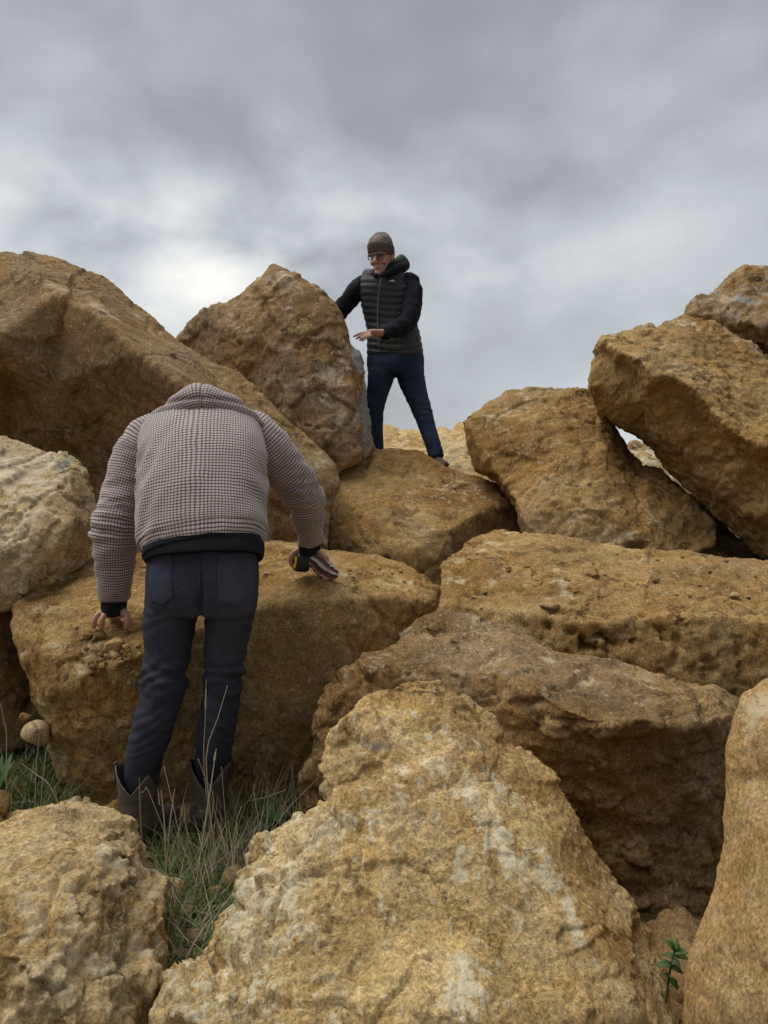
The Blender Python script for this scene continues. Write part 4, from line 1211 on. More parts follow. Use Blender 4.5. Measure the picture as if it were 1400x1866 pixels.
        for sx in (-1, 1):
            q = T_ + np.array([sx * (w_top + 0.002), 0, 0.0])
            v, f, _ = loft([(q + np.array([0, 0, -0.06]), 0.004, 0.014), (q + np.array([0, 0, 0.0]), 0.005, 0.015), (q + np.array([sx * 0.002, 0, 0.018]), 0.006, 0.014)], n=12)
            link('pull_strap', pydata('p', v, f), M_BOOTIN, bt)
    boot((250, 1398, 2.715), (254, 1500, 2.72), P(325, 1475, 2.97), 0.072)
    boot((385, 1392, 2.81), (377, 1496, 2.815), P(392, 1470, 3.05), 0.072)
    return body


bending_man()


# things in his right hand
def tape_measure():
    c = P(549, 1024, 3.335)
    ax = np.array([-0.88, -0.42, 0.10]); ax /= np.linalg.norm(ax)
    keys = []
    for t_, r in ((-0.031, 0.028), (-0.029, 0.037), (-0.021, 0.0415), (0.0, 0.042), (0.021, 0.0415), (0.029, 0.037), (0.031, 0.028)):
        keys.append((c + ax * t_, r, r, 3.2))
    v, f, _ = loft(keys, side=(0.2, 0, 1), n=32, sub=3)
    o = link('tape_measure', pydata('tape', v, f), M_NAVYP, base=tuple(c + np.array([0, 0, -0.037])), label='dark tape measure with yellow round side in the bending person\'s right hand', cat='tape measure')
    v, f, _ = loft([(c + ax * 0.028, 0.030, 0.030), (c + ax * 0.033, 0.031, 0.031), (c + ax * 0.0345, 0.026, 0.026)], side=(0.2, 0, 1), n=32, sub=2)
    fc = link('side_disc', pydata('disc', v, f), M_YEL, o)
    v, f, _ = loft([(c + ax * 0.033, 0.012, 0.014), (c + ax * 0.0362, 0.012, 0.014)], side=(0.2, 0, 1), n=20, sub=2)
    link('disc_label', pydata('lab', v, f), M_BOOTIN, fc)
    q = P(563, 1013, 3.31)
    v, f, _ = loft([(q + np.array([-0.012, 0, 0.014]), 0.006, 0.004), (q, 0.010, 0.006), (q + np.array([0.012, 0, -0.012]), 0.007, 0.004)], n=16)
    link('belt_clip', pydata('clip', v, f), M_METAL, o)


def striped_cloth():
    m, k, b = mat_new('maroon_white_stripe_cloth')
    uv = k.n('ShaderNodeUVMap', uv_map='UVMap').outputs[0]
    s = k.n('ShaderNodeSeparateXYZ')
    k.l(uv, s.inputs[0])
    pos = k.n('ShaderNodeNewGeometry').outputs['Position']
    st = k.math('FRACT', k.math('MULTIPLY_ADD', k.noise(pos, 20, 2, 0.5), 0.25, k.math('MULTIPLY', s.outputs[0], 5.5)))
    c = k.mix(k.math('LESS_THAN', st, 0.62), (0.50, 0.44, 0.42), (0.13, 0.035, 0.030))
    c = k.mix(k.math('LESS_THAN', st, 0.26), c, (0.03, 0.014, 0.016))
    k.l(c, b.inputs['Base Color'])
    b.inputs['Roughness'].default_value = 0.6
    B = P(600, 1048, 3.36)
    keys = [K(560, 1014, 3.33, 0.010, 0.012), K(568, 1018, 3.32, 0.020, 0.024), K(579, 1026, 3.32, 0.026, 0.032), K(590, 1036, 3.325, 0.026, 0.036), K(600, 1043, 3.33, 0.020, 0.034), K(609, 1047, 3.335, 0.012, 0.024), K(614, 1049, 3.34, 0.004, 0.010)]
    v, f, uv = loft(keys, side=(0.2, 1, 0), n=64, sub=8)
    uv = [tuple((a_ / 0.18, b_ / 0.18) for a_, b_ in q) for q in uv]
    me = pydata('cloth', v, f, uv)

    def cf(vv, nn):
        q = vv @ np.array([[0.9, 0, -0.3], [0, 1, 0], [0.3, 0, 0.9]], np.float32) * np.array([0.6, 1.2, 1.6], np.float32)
        return (fbm(q, 30.0, 2, 261, ridged=True) * 0.011 + fbm(vv, 55.0, 2, 263) * 0.008).astype(np.float32)
    displace(me, cf)
    link('striped_cloth', me, m, base=tuple(B), label='crumpled maroon and white striped cloth held with the tape measure', cat='cloth')


tape_measure()
striped_cloth()


# ------------------------------------------------------------------ the man standing on top
def standing_man():
    D = 5.8
    px = D / F                                    # metres per photo pixel at his distance
    base = P(740, 858, D)
    vest = [K(720, 650, D, 0.198, 0.125, 2.3), K(720, 645, D, 0.208, 0.135, 2.3), K(718, 620, D, 0.203, 0.136, 2.3), K(713, 590, D, 0.186, 0.13, 2.3), K(706, 560, D - 0.01, 0.188, 0.13, 2.3), K(703, 530, D - 0.03, 0.196, 0.13, 2.3),
            K(705, 511, D - 0.04, 0.194, 0.115, 2.2), K(708, 500, D - 0.05, 0.155, 0.092), K(709, 492, D - 0.05, 0.092, 0.072), K(709, 489, D - 0.05, 0.06, 0.055)]
    rarm = [K(668, 510, D - 0.04, 0.045), K(658, 520, D - 0.02, 0.066), K(643, 538, D + 0.02, 0.068), K(624, 562, D + 0.06, 0.066), K(606, 580, D + 0.04, 0.060), K(590, 588, D - 0.02, 0.052), K(576, 590, D - 0.1, 0.043)]
    larm = [K(738, 507, D - 0.04, 0.045), K(748, 514, D - 0.05, 0.066), K(753, 535, D - 0.09, 0.067), K(750, 562, D - 0.15, 0.066), K(743, 585, D - 0.2, 0.064), K(728, 597, D - 0.25, 0.058), K(712, 603, D - 0.29, 0.050), K(698, 607, D - 0.32, 0.042)]
    hips = [K(721, 632, D, 0.19, 0.115), K(721, 648, D, 0.212, 0.128, 2.3), K(721, 665, D, 0.215, 0.13, 2.3), K(721, 683, D, 0.20, 0.11, 2.3)]
    rleg = [K(697, 668, D, 0.112, 0.115), K(693, 695, D, 0.094, 0.105), K(687, 720, D + 0.02, 0.080, 0.088), K(683, 745, D + 0.02, 0.067, 0.076), K(683, 780, D + 0.03, 0.062, 0.068), K(686, 815, D + 0.03, 0.056, 0.062), K(687, 842, D + 0.03, 0.054, 0.062)]
    lleg = [K(745, 668, D, 0.112, 0.115), K(751, 695, D, 0.100, 0.105), K(760, 722, D, 0.084, 0.09), K(770, 750, D, 0.071, 0.078), K(781, 785, D - 0.04, 0.062, 0.069), K(791, 815, D - 0.09, 0.056, 0.062), K(796, 836, D - 0.12, 0.055, 0.064)]
    parts = [lv(shrink(vest, 0.8)), lv(shrink(rarm, 0.6)), lv(shrink(larm, 0.6)), lv(shrink(hips, 0.85)), lv(shrink(rleg, 0.75)), lv(shrink(lleg, 0.75))]
    # head, built upright then turned: x across, y towards the face, z up
    yaw, pit = math.radians(180 - 26), math.radians(-16)
    hc = P(699, 495, D - 0.07)                    # chin height under the skull
    Rm = Matrix.Rotation(yaw, 3, 'Z') @ Matrix.Rotation(pit, 3, 'X')
    Rm = np.array(Rm)
    piv = np.array([0, -0.02, 0.06])

    def H(x, y, z):
        return hc + np.array([0.0, 0, 0.05]) + Rm @ (np.array([x, y, z]) - piv)
    hk = []
    for z, w_, yf, yb in ((-0.005, 0.022, 0.088, 0.035), (0.012, 0.042, 0.098, 0.005), (0.04, 0.057, 0.098, -0.045), (0.08, 0.067, 0.094, -0.082), (0.115, 0.072, 0.092, -0.098), (0.155, 0.076, 0.095, -0.104), (0.195, 0.070, 0.078, -0.095), (0.222, 0.048, 0.048, -0.06), (0.235, 0.02, 0.02, -0.03)):
        hk.append((H(0, (yf + yb) / 2, z), w_, (yf - yb) / 2, 2.2))
    parts.append(lv(hk, side=tuple(Rm @ np.array([1, 0, 0])), n=32))
    parts.append(tube([H(0, 0.092, 0.135), H(0, 0.108, 0.112), H(0, 0.120, 0.088), H(0, 0.108, 0.080)], [0.008, 0.010, 0.0145, 0.011]))
    for sx in (-1, 1):
        parts.append(tube([H(sx * 0.009, 0.104, 0.083), H(sx * 0.014, 0.098, 0.086)], [0.009, 0.007]))
        parts.append(tube([H(sx * 0.02, 0.093, 0.146), H(sx * 0.05, 0.078, 0.146)], [0.009, 0.007]))      # brow
        parts.append(tube([H(sx * 0.045, 0.070, 0.085), H(sx * 0.052, 0.062, 0.075)], [0.016, 0.014]))    # cheek
        parts.append(lv([(H(sx * 0.076, -0.012, 0.075), 0.007, 0.010), (H(sx * 0.082, -0.014, 0.105), 0.009, 0.018), (H(sx * 0.080, -0.018, 0.135), 0.007, 0.014)], side=tuple(Rm @ np.array([1, 0, 0])), n=12))
    parts.append(tube([H(-0.02, 0.098, 0.045), H(0, 0.104, 0.047), H(0.02, 0.098, 0.045)], [0.006, 0.008, 0.006]))
    parts.append(tube([H(-0.015, 0.090, 0.005), H(0.015, 0.090, 0.005)], [0.018, 0.018]))
    parts.append(tube([H(0, -0.03, 0.06), H(0, -0.045, 0.0), P(708, 500, D - 0.04)], [0.055, 0.056, 0.062]))
    # hands
    wr = P(698, 607, D - 0.32)
    parts.append(lv([K(704, 605, D - 0.30, 0.026, 0.030), K(692, 607, D - 0.335, 0.022, 0.034), K(680, 608, D - 0.36, 0.016, 0.042), K(674, 609, D - 0.37, 0.012, 0.040)], side=(0, 0.5, 0.85), n=16))
    for ch, r in ((((674, 606, D - 0.35), (664, 606, D - 0.37), (656, 608, D - 0.38), (645, 613, D - 0.385)), 0.0095),
                  (((674, 609, D - 0.37), (664, 609, D - 0.40), (657, 612, D - 0.41), (650, 617, D - 0.41)), 0.0098),
                  (((675, 611, D - 0.38), (667, 612, D - 0.41), (661, 615, D - 0.42), (656, 620, D - 0.42)), 0.0092),
                  (((676, 612, D - 0.39), (670, 614, D - 0.41), (665, 617, D - 0.42), (661, 621, D - 0.42)), 0.0085),
                  (((690, 604, D - 0.32), (681, 602, D - 0.32), (673, 603, D - 0.325), (667, 605, D - 0.33)), 0.0108)):
        parts.append(tube([P(*q) for q in ch], [r * 1.2] + [r] * (len(ch) - 2) + [r * 0.85]))
    h2 = P(572, 592, D - 0.13)
    parts.append(lv([(P(578, 590, D - 0.09), 0.028, 0.026), (h2, 0.038, 0.02), (h2 + np.array([-0.05, -0.04, 0.0]), 0.042, 0.014)], side=(0, 0.2, 1), n=16))
    for i, o_ in enumerate((-0.030, -0.010, 0.010, 0.030)):
        a = h2 + np.array([-0.05, -0.04, o_])
        parts.append(tube([a, a + np.array([-0.030, -0.015, o_ * 0.2]), a + np.array([-0.055, -0.035, o_ * 0.3])], [0.010, 0.009, 0.008]))
    parts.append(tube([h2 + np.array([-0.01, -0.01, 0.035]), h2 + np.array([-0.035, -0.025, 0.06]), h2 + np.array([-0.055, -0.04, 0.068])], [0.012, 0.010, 0.009]))
    for a, dx in ((P(687, 842, D + 0.03), -0.05), (P(796, 838, D - 0.12), 0.03)):
        parts.append(tube([a, a + np.array([0, 0.0, -0.05]), a + np.array([dx, -0.12, -0.055])], [0.035, 0.036, 0.026]))
    body = link('person', mesh_of(parts, 0.0046, 1), M_SKIN, base=tuple(base), label='person standing on the boulders against the sky in beanie, glasses and quilted vest', cat='person', group='two people on the rock pile')
    # lips and eyes
    link('mouth', mesh_of([tube([H(-0.022, 0.099, 0.039), H(0, 0.107, 0.040), H(0.022, 0.099, 0.039)], [0.003, 0.0042, 0.003])]), M_LIP, body)
    for sx in (-1, 1):
        link('eye', mesh_of([tube([H(sx * 0.022, 0.090, 0.124), H(sx * 0.042, 0.082, 0.124)], [0.006, 0.005])]), M_EYE, body)
    # glasses
    gl = None
    for sx in (-1, 1):
        loop = []
        for i in range(25):
            th = 2 * math.pi * i / 24
            x = sx * 0.034 + 0.026 * math.copysign(abs(math.cos(th)) ** 0.6, math.cos(th))
            z = 0.122 + 0.019 * math.copysign(abs(math.sin(th)) ** 0.6, math.sin(th))
            loop.append(H(x, 0.108 - abs(x) * 0.12, z))
        v, f, _ = loft([(q, 0.0036, 0.0036) for q in loop], side=tuple(Rm @ np.array([0, 1, 0])), n=8, sub=2)
        me = pydata('rim', v, f)
        if gl is None:
            gl = link('glasses', me, M_FRAME, body)
        else:
            link('rim', me, M_FRAME, gl)
        lensv = [H(sx * 0.034, 0.1045, 0.122)] + loop[:-1]
        vv = lensv + [q - Rm @ np.array([0, 0.0015, 0]) for q in lensv]
        nl = len(lensv)
        ff = [(0, 1 + i, 1 + (i + 1) % 24) for i in range(24)] + [(nl, nl + 1 + (i + 1) % 24, nl + 1 + i) for i in range(24)]
        link('lens', pydata('lens', vv, ff), M_LENS, gl)
        link('temple', mesh_of([tube([H(sx * 0.060, 0.100, 0.130), H(sx * 0.078, 0.06, 0.130), H(sx * 0.082, -0.01, 0.128)], [0.003, 0.003, 0.003], 8)]), M_FRAME, gl)
    link('bridge', mesh_of([tube([H(-0.009, 0.108, 0.128), H(0.009, 0.108, 0.128)], [0.0032, 0.0032], 8)]), M_FRAME, gl)
    # beanie with turned-up ribbed band
    hk = []
    for z, w_, yf, yb in ((0.150, 0.084, 0.102, -0.114), (0.19, 0.088, 0.100, -0.118), (0.225, 0.086, 0.090, -0.115), (0.26, 0.070, 0.066, -0.092), (0.283, 0.040, 0.035, -0.055), (0.29, 0.012, 0.0, -0.02)):
        hk.append((H(0, (yf + yb) / 2, z), w_, (yf - yb) / 2))
    v, f, _ = loft(hk, side=tuple(Rm @ np.array([1, 0, 0])), n=48, sub=5)
    me = pydata('beanie', v, f)
    displace(me, lambda vv, nn: (fbm(vv, 14, 3, 301) * 0.010).astype(np.float32))
    bn = link('beanie', me, M_HAT, body)
    hk = []
    for z, w_, yf, yb in ((0.140, 0.084, 0.105, -0.112), (0.144, 0.088, 0.109, -0.118), (0.170, 0.091, 0.110, -0.122), (0.205, 0.092, 0.106, -0.123), (0.212, 0.088, 0.100, -0.118)):
        sl = -0.30
        hk.append((H(0, (yf + yb) / 2, z - 0.006), w_, (yf - yb) / 2))
    v, f, _ = loft(hk, side=tuple(Rm @ np.array([1, 0, 0.0])), n=132, sub=3)
    v = [np.array(q) for q in v]
    cz = H(0, 0, 0.175)
    out = []
    for i, q in enumerate(v):
        k = i % 132
        r = q - cz
        out.append(q + r / (np.linalg.norm(r) + 1e-6) * (0.0035 if (k // 2) % 2 == 0 else -0.0015) + Rm @ np.array([0, 0, (r @ (Rm @ np.array([0, 1, 0]))) * 0.22 - 0.012]))
    link('turn_up', pydata('band', out, f), M_HATB, bn)
    # fleece sleeves, then the vest over them
    swc = link('fleece_jacket', mesh_of([lv(shrink(vest, 0.93)), lv([K(708, 500, D - 0.05, 0.12, 0.10), K(706, 490, D - 0.055, 0.098, 0.09), K(704, 483, D - 0.06, 0.088, 0.085)])], 0.008, 3), M_SLEEVE, body)
    for arm, sd_ in ((rarm, 311), (larm, 313)):
        v, f, _ = loft(arm, n=40, sub=9)
        me = pydata('sleeve', v, f)
        displace(me, lambda vv, nn, s=sd_: (fbm(vv, 9, 3, s) * 0.018 + np.clip(fbm(vv, 11, 2, s + 3, ridged=True), -0.2, 1) * 0.020).astype(np.float32))
        link('sleeve', me, M_SLEEVE, swc)
    hoodk = [K(692, 503, D - 0.20, 0.010), K(702, 500, D - 0.19, 0.020), K(716, 494, D - 0.16, 0.030), K(730, 487, D - 0.08, 0.042), K(735, 484, D + 0.02, 0.050), K(724, 484, D + 0.12, 0.05), K(706, 486, D + 0.12, 0.04), K(690, 492, D + 0.02, 0.03), K(682, 498, D - 0.10, 0.020), K(686, 503, D - 0.18, 0.012)]
    v, f, _ = loft(hoodk, side=(0, 0, 1), n=28, sub=6)
    me = pydata('hood', v, f)
    displace(me, lambda vv, nn: (fbm(vv, 14, 3, 317) * 0.016).astype(np.float32))
    hd_ = link('hood', me, M_SLEEVE, swc)
    hk2 = [K(716, 480, D - 0.10, 0.012), K(723, 474, D - 0.08, 0.022), K(731, 471, D - 0.02, 0.028), K(738, 474, D + 0.04, 0.022), K(742, 478, D + 0.06, 0.010)]
    v, f, _ = loft(hk2, side=(0, 0, 1), n=24, sub=6)
    me = pydata('lining', v, f)
    displace(me, lambda vv, nn: (fbm(vv, 18, 3, 319) * 0.018).astype(np.float32))
    link('hood_lining', me, M_GREEN, hd_)
    v, f, _ = loft(vest, n=72, sub=14)
    me = pydata('quilted_vest', v, f)

    def vf(vv, nn):
        pxx, pyy = project(vv.astype(np.float64))
        q = (pyy - 505 + 0.02 * (pxx - 705)) / 12.0 + 0.25 * np.sin(pxx / 17.0)
        s = np.abs(np.sin(math.pi * q)) ** 0.55
        return ((s - 0.5) * 0.009 * smooth01(pyy, 500, 515) + fbm(vv, 12, 3, 323) * 0.008).astype(np.float32)
    displace(me, vf)
    vs = link('quilted_vest', me, M_VEST, body)
    t = bvh_of(vs)
    zp = [(694, 500), (697, 500), (692, 540), (690, 580), (693, 620), (698, 648), (694, 648), (689, 620), (687, 580), (688, 540)]
    link('zip', decal(t, zp, 0.003, 0.004, 4), M_ZIP, vs)
    link('chest_logo', decal(t, [(709, 513.2), (711, 511.4), (713.5, 510.8), (715, 509.6), (717, 511.0), (719.2, 512.2), (720, 513.6), (714, 512.6)], 0.002, 0.0015, 2), M_WHITE, vs)
    v, f, _ = loft([K(768, 640, D, 0.01, 0.10), K(771, 634, D, 0.014, 0.12), K(770, 628, D, 0.01, 0.1)], n=16)
    # jeans
    me = mesh_of([lv(hips, n=36), lv(rleg, n=28), lv(lleg, n=28)], 0.009, 4)

    def jf(vv, nn):
        pxx, pyy = project(vv.astype(np.float64))
        knee = np.exp(-((pyy - 748) / 22.0) ** 2) + 0.7 * np.exp(-((pyy - 830) / 16.0) ** 2) + 0.5 * np.exp(-((pyy - 680) / 20.0) ** 2)
        q = vv * np.array([0.6, 0.6, 1.8], np.float32)
        return (np.clip(fbm(q, 12, 3, 331, ridged=True), -0.3, 1) * (0.004 + 0.014 * knee)).astype(np.float32)
    displace(me, jf)
    link('jeans', me, M_JEANS2, body)
    # shoes
    for a, dx, dy in ((P(687, 850, D + 0.03), -0.10, -0.17), (P(796, 843, D - 0.12), 0.05, -0.19)):
        dv = np.array([dx, dy, 0]); dv /= np.linalg.norm(dv)
        s_ = (dv[1], -dv[0], 0)
        u = np.array([0, 0, 1.0])
        sh = [(a - dv * 0.08, 0.025, 0.028), (a - dv * 0.05, 0.038, 0.045), (a + dv * 0.03 , 0.042, 0.046), (a + dv * 0.10 - u * 0.012, 0.046, 0.034), (a + dv * 0.16 - u * 0.018, 0.042, 0.026), (a + dv * 0.20 - u * 0.022, 0.02, 0.014)]
        so = [(q[0] * np.array([1, 1, 0]) + np.array([0, 0, a[2] - 0.048]), q[1] + 0.004, 0.010) for q in sh]
        sho = link('shoe', mesh_of([lv(sh, side=s_, n=24)], 0.006, 2), M_SHOE, body)
        link('sole', mesh_of([lv(so, side=s_, n=24)]), M_SOLE, sho)


standing_man()

# ------------------------------------------------------------------ loose stones
def stone_mesh(seed, sub=3):
    bm = bmesh.new()
    bmesh.ops.create_icosphere(bm, subdivisions=sub, radius=1.0)
    me = bpy.data.meshes.new('stone')
    bm.to_mesh(me); bm.free()
    v, n = mesh_arrays(me)
    rng = np.random.RandomState(seed)
    for _ in range(7):                                   # flat broken sides
        a = rng.normal(size=3); a /= np.linalg.norm(a)
        h = rng.uniform(0.55, 0.85)
        dd = v @ a
        v = v - np.outer(np.clip(dd - h, 0, None), a) * 0.92
    v = v * (1 + 0.12 * fbm(v.astype(np.float32), 1.6, 3, seed) + 0.05 * fbm(v.astype(np.float32), 6.0, 2, seed + 1))[:, None]
    me.vertices.foreach_set('co', v.astype(np.float32).ravel())
    me.update(); shade_smooth(me)
    return me


def stone(x, y, wpx, hpx, label, mat, seed, group=None, sink=0.25, only=None, d=None, rot=None):
    h = cast(x, y + hpx * 0.35) if d is None else None
    if d == 'g':
        d = CAM_Z * F / (y + hpx * 0.4 - HORIZON)
    if h is None:
        pos, nrm, dist = PV(x, y + hpx * 0.5, d), Vector((0, 0, 1)), d
    else:
        pos, nrm, dist = h[0], h[1], h[2]
    dd = (np.array(pos) - C0) @ FW
    a, c = wpx / 2 * dd / F, hpx / 2 * dd / F
    me = stone_mesh(seed, 3 if wpx > 18 else 2)
    v, _ = mesh_arrays(me)
    rz = random.uniform(0, 6.28) if rot is None else rot
    cr, sr = math.cos(rz), math.sin(rz)
    v = np.stack([v[:, 0] * cr - v[:, 1] * sr, v[:, 0] * sr + v[:, 1] * cr, v[:, 2]], 1)
    v = v / np.abs(v).max(0) * np.array([a, a * 0.9, c]) + np.array([0, 0, c * (1 - 2 * sink)]) + np.array(pos)
    me.vertices.foreach_set('co', v.astype(np.float32).ravel())
    me.update()
    for nm in ('pale', 'grey'):
        me.attributes.new(nm, 'FLOAT', 'POINT')
    return link('stone', me, mat, base=tuple(pos), label=label, cat='stone', group=group)


stone(67, 1325, 54, 52, 'pale rounded stone lying against the big boulder at far left', M_PALE, 401, d=3.02)
stone(46, 1302, 22, 16, 'small brown stone beside the pale rounded stone at far left', M_OCHRE, 402, d=3.12)
stone(88, 1400, 26, 22, 'small orange stone in the grass at the foot of the boulder, far left', M_SAND, 403, d='g')
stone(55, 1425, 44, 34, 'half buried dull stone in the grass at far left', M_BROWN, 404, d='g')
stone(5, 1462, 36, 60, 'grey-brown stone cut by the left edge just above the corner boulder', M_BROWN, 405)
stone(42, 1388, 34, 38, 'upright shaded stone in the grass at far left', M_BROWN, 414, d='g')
stone(207, 1466, 44, 52, 'ochre stone standing just left of the bending person\'s boots', M_OCHRE, 406, d='g')
stone(310, 1610, 54, 44, 'ochre stone in the grass beside the low corner boulder', M_YELLOW, 407, d='g')
stone(432, 1590, 60, 50, 'ochre stone half hidden by dry grass right of the boots', M_OCHRE, 408, d='g')
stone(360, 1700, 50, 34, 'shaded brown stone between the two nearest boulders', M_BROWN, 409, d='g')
stone(206, 1172, 42, 30, 'largest rounded stone in the rubble under the bending person\'s left hand', M_YELLOW, 410)
stone(1338, 1083, 22, 13, 'larger of the pale pebbles on the flat slab at right', M_PALE, 411)
stone(1365, 1087, 15, 7, 'smaller of the pale pebbles on the flat slab at right', M_PALE, 412)
stone(1003, 1103, 40, 14, 'flat brown stone lying on the front edge of the slab', M_BROWN, 413)
stone(1080, 1045, 24, 12, 'small dark brown stone on the slab\'s top, left of centre', M_BROWN, 415)
stone(1196, 1057, 18, 12, 'small dark stone on the slab\'s top, nearer the right', M_BROWN, 416)
stone(643, 1050, 10, 5, 'tiny pale pebble on the boulder right of the striped cloth', M_PALE, 417)
stone(486, 1044, 16, 6, 'flat pale pebble on the boulder right of the bending person\'s pocket', M_PALE, 418)
stone(148, 1660, 18, 11, 'small white pebble on the low corner boulder', M_PALE, 419)
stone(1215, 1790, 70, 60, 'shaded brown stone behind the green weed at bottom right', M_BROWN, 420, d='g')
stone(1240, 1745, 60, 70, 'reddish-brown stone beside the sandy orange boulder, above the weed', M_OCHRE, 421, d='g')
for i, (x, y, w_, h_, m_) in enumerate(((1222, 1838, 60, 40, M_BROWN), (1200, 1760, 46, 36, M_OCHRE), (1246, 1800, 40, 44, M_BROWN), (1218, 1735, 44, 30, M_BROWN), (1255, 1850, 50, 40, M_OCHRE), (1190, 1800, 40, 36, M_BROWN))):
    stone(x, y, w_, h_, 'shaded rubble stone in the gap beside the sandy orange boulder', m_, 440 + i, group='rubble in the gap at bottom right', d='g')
for i, (x, y, w_, h_, m_) in enumerate(((340, 1655, 36, 26, M_BROWN), (395, 1620, 30, 20, M_OCHRE), (330, 1735, 40, 28, M_BROWN), (470, 1500, 30, 20, M_BROWN), (520, 1470, 36, 24, M_BROWN), (110, 1470, 30, 18, M_OCHRE), (150, 1480, 24, 16, M_BROWN))):
    stone(x, y, w_, h_, ('small brown stone low in the grass below the boots', 'small ochre stone in the grass under the dry straws', 'lowest brown stone in the gap between the two nearest boulders', 'small brown stone right of the right boot', 'brown stone at the foot of the big boulder, right of the boots', 'ochre stone in the grass just above the corner boulder', 'small brown stone just left of the left boot')[i], m_, 460 + i, group='stones in the grass', d='g')
rng = random.Random(5)
for i in range(46):                                       # crumbled rubble by his hand
    x = rng.gauss(200, 34); y = rng.gauss(1185, 24)
    if x > 262: x = 262 - rng.random() * 40
    if y < 1142 or (abs(x - 206) < 20 and abs(y - 1172) < 14): y = 1150 + rng.random() * 60
    s = rng.uniform(6, 17)
    stone(x, y, s * rng.uniform(1.0, 1.5), s, 'crumbled bit of rubble below the bending person\'s left hand', rng.choice([M_OCHRE, M_BROWN, M_BROWN, M_YELLOW]), 500 + i, group='rubble under the left hand', sink=0.2)


rng = random.Random(9)
for i in range(26):
    x, y = rng.uniform(850, 1395), rng.uniform(1010, 1110)
    s = rng.uniform(4, 9)
    stone(x, y, s * rng.uniform(1.1, 1.7), s * 0.8, 'tiny crumb of rock lying on the flat slab at right', rng.choice([M_OCHRE, M_BROWN, M_OCHRE]), 600 + i, group='crumbs on the slab')
for i in range(14):
    x, y = rng.uniform(490, 770), rng.uniform(1030, 1080)
    if x < 625 and y < 1062:
        continue
    s = rng.uniform(4, 7)
    stone(x, y, s * rng.uniform(1.1, 1.7), s * 0.8, 'tiny crumb of rock on the boulder top right of the bending person', rng.choice([M_OCHRE, M_YELLOW]), 640 + i, group='crumbs on the leaned-on boulder')


# ------------------------------------------------------------------ grass and weeds
def leaf_mat(name, a, b_, trans=0.15):
    m, k, b = mat_new(name)
    at = k.n('ShaderNodeAttribute', attribute_name='tone')
    k.l(k.mix(at.outputs['Fac'], a, b_), b.inputs['Base Color'])
    b.inputs['Roughness'].default_value = 0.6
    b.inputs['Specular IOR Level'].default_value = 0.25
    return m


M_GRASS = leaf_mat('green_grass', (0.040, 0.072, 0.016), (0.12, 0.165, 0.05))
M_DRY = leaf_mat('dry_grass', (0.20, 0.16, 0.10), (0.40, 0.335, 0.235))
M_WEED = leaf_mat('weed_leaf', (0.035, 0.070, 0.020), (0.062, 0.115, 0.034))
M_DOCK = leaf_mat('broad_leaf', (0.030, 0.065, 0.018), (0.06, 0.115, 0.03))


def blade(V, Fc, tone, p, az, length, width, lean, curl, t, segs=4):
    d = np.array([math.cos(az), math.sin(az), 0])
    s = np.array([-d[1], d[0], 0])
    pos = np.array(p, float)
    th = lean
    b = len(V)
    for i in range(segs + 1):
        k = i / segs
        wd = width * (1 - k ** 1.6) * 0.5 + width * 0.03
        V.append(tuple(pos - s * wd)); V.append(tuple(pos + s * wd))
        tone += [t, t]
        pos = pos + (d * math.sin(th) + np.array([0, 0, math.cos(th)])) * length / segs
        th += curl / segs
    for i in range(segs):
        a = b + 2 * i
        Fc.append((a, a + 1, a + 3, a + 2))


def tone_mesh(V, Fc, tone):
    me = pydata('blades', V, Fc)
    at = me.attributes.new('tone', 'FLOAT', 'POINT')
    at.data.foreach_set('value', np.array(tone, np.float32))
    return me


rng = random.Random(11)


def ground_hit(x, y):
    h = cast(x, y)
    return h[0] if h is not None and h[3] is None else None


def scatter(n, boxes, lens, wid, lean, curl, dark=(0, 1)):
    V, Fc, tn = [], [], []
    tot = sum(b[4] for b in boxes)
    spots = []
    for _ in range(n):
        r = rng.random() * tot
        for b in boxes:
            r -= b[4]
            if r <= 0:
                break
        x, y = rng.uniform(b[0], b[2]), rng.uniform(b[1], b[3])
        d = Vector(P(x, y, 1.0) - C0)
        k = -CAM_Z / d.z
        q = Vector(C0) + d * k
        spots.append((q.x, q.y))
    zs = ground_z([q[0] for q in spots], [q[1] for q in spots])
    for (qx, qy), z in zip(spots, zs):
        blade(V, Fc, tn, (qx, qy, float(z) - 0.01), rng.uniform(0, 6.283), rng.uniform(*lens), rng.uniform(*wid), rng.uniform(*lean), rng.uniform(*curl), rng.uniform(*dark))
    return tone_mesh(V, Fc, tn)


left_box = [(-40, 1375, 150, 1500, 0.75), (-30, 1330, 40, 1400, 0.25)]
mid_box = [(270, 1490, 560, 1570, 1.0), (285, 1560, 470, 1660, 0.8), (290, 1640, 420, 1790, 0.5), (400, 1450, 560, 1520, 0.8)]
link('grass', scatter(1500, left_box, (0.06, 0.20), (0.003, 0.007), (0.1, 1.0), (0.4, 1.6)), M_GRASS, base=(0, 0, 0), label='short green grass at the foot of the boulders, far left', cat='grass', kind='stuff')
link('grass', scatter(2800, mid_box, (0.04, 0.135), (0.003, 0.007), (0.15, 1.1), (0.4, 1.6)), M_GRASS, base=(0, 0, 0), label='green grass round the bending person\'s boots', cat='grass', kind='stuff')
link('dry_grass', scatter(480, mid_box + [(380, 1530, 480, 1640, 1.2)], (0.08, 0.32), (0.0018, 0.0036), (0.0, 0.9), (0.1, 1.0)), M_DRY, base=(0, 0, 0), label='thin dry straw tangled in the grass round the boots', cat='grass', kind='stuff')
link('dry_grass', scatter(160, left_box, (0.10, 0.28), (0.0015, 0.003), (0.1, 1.0), (0.1, 1.2)), M_DRY, base=(0, 0, 0), label='thin dry straw in the grass at far left', cat='grass', kind='stuff')

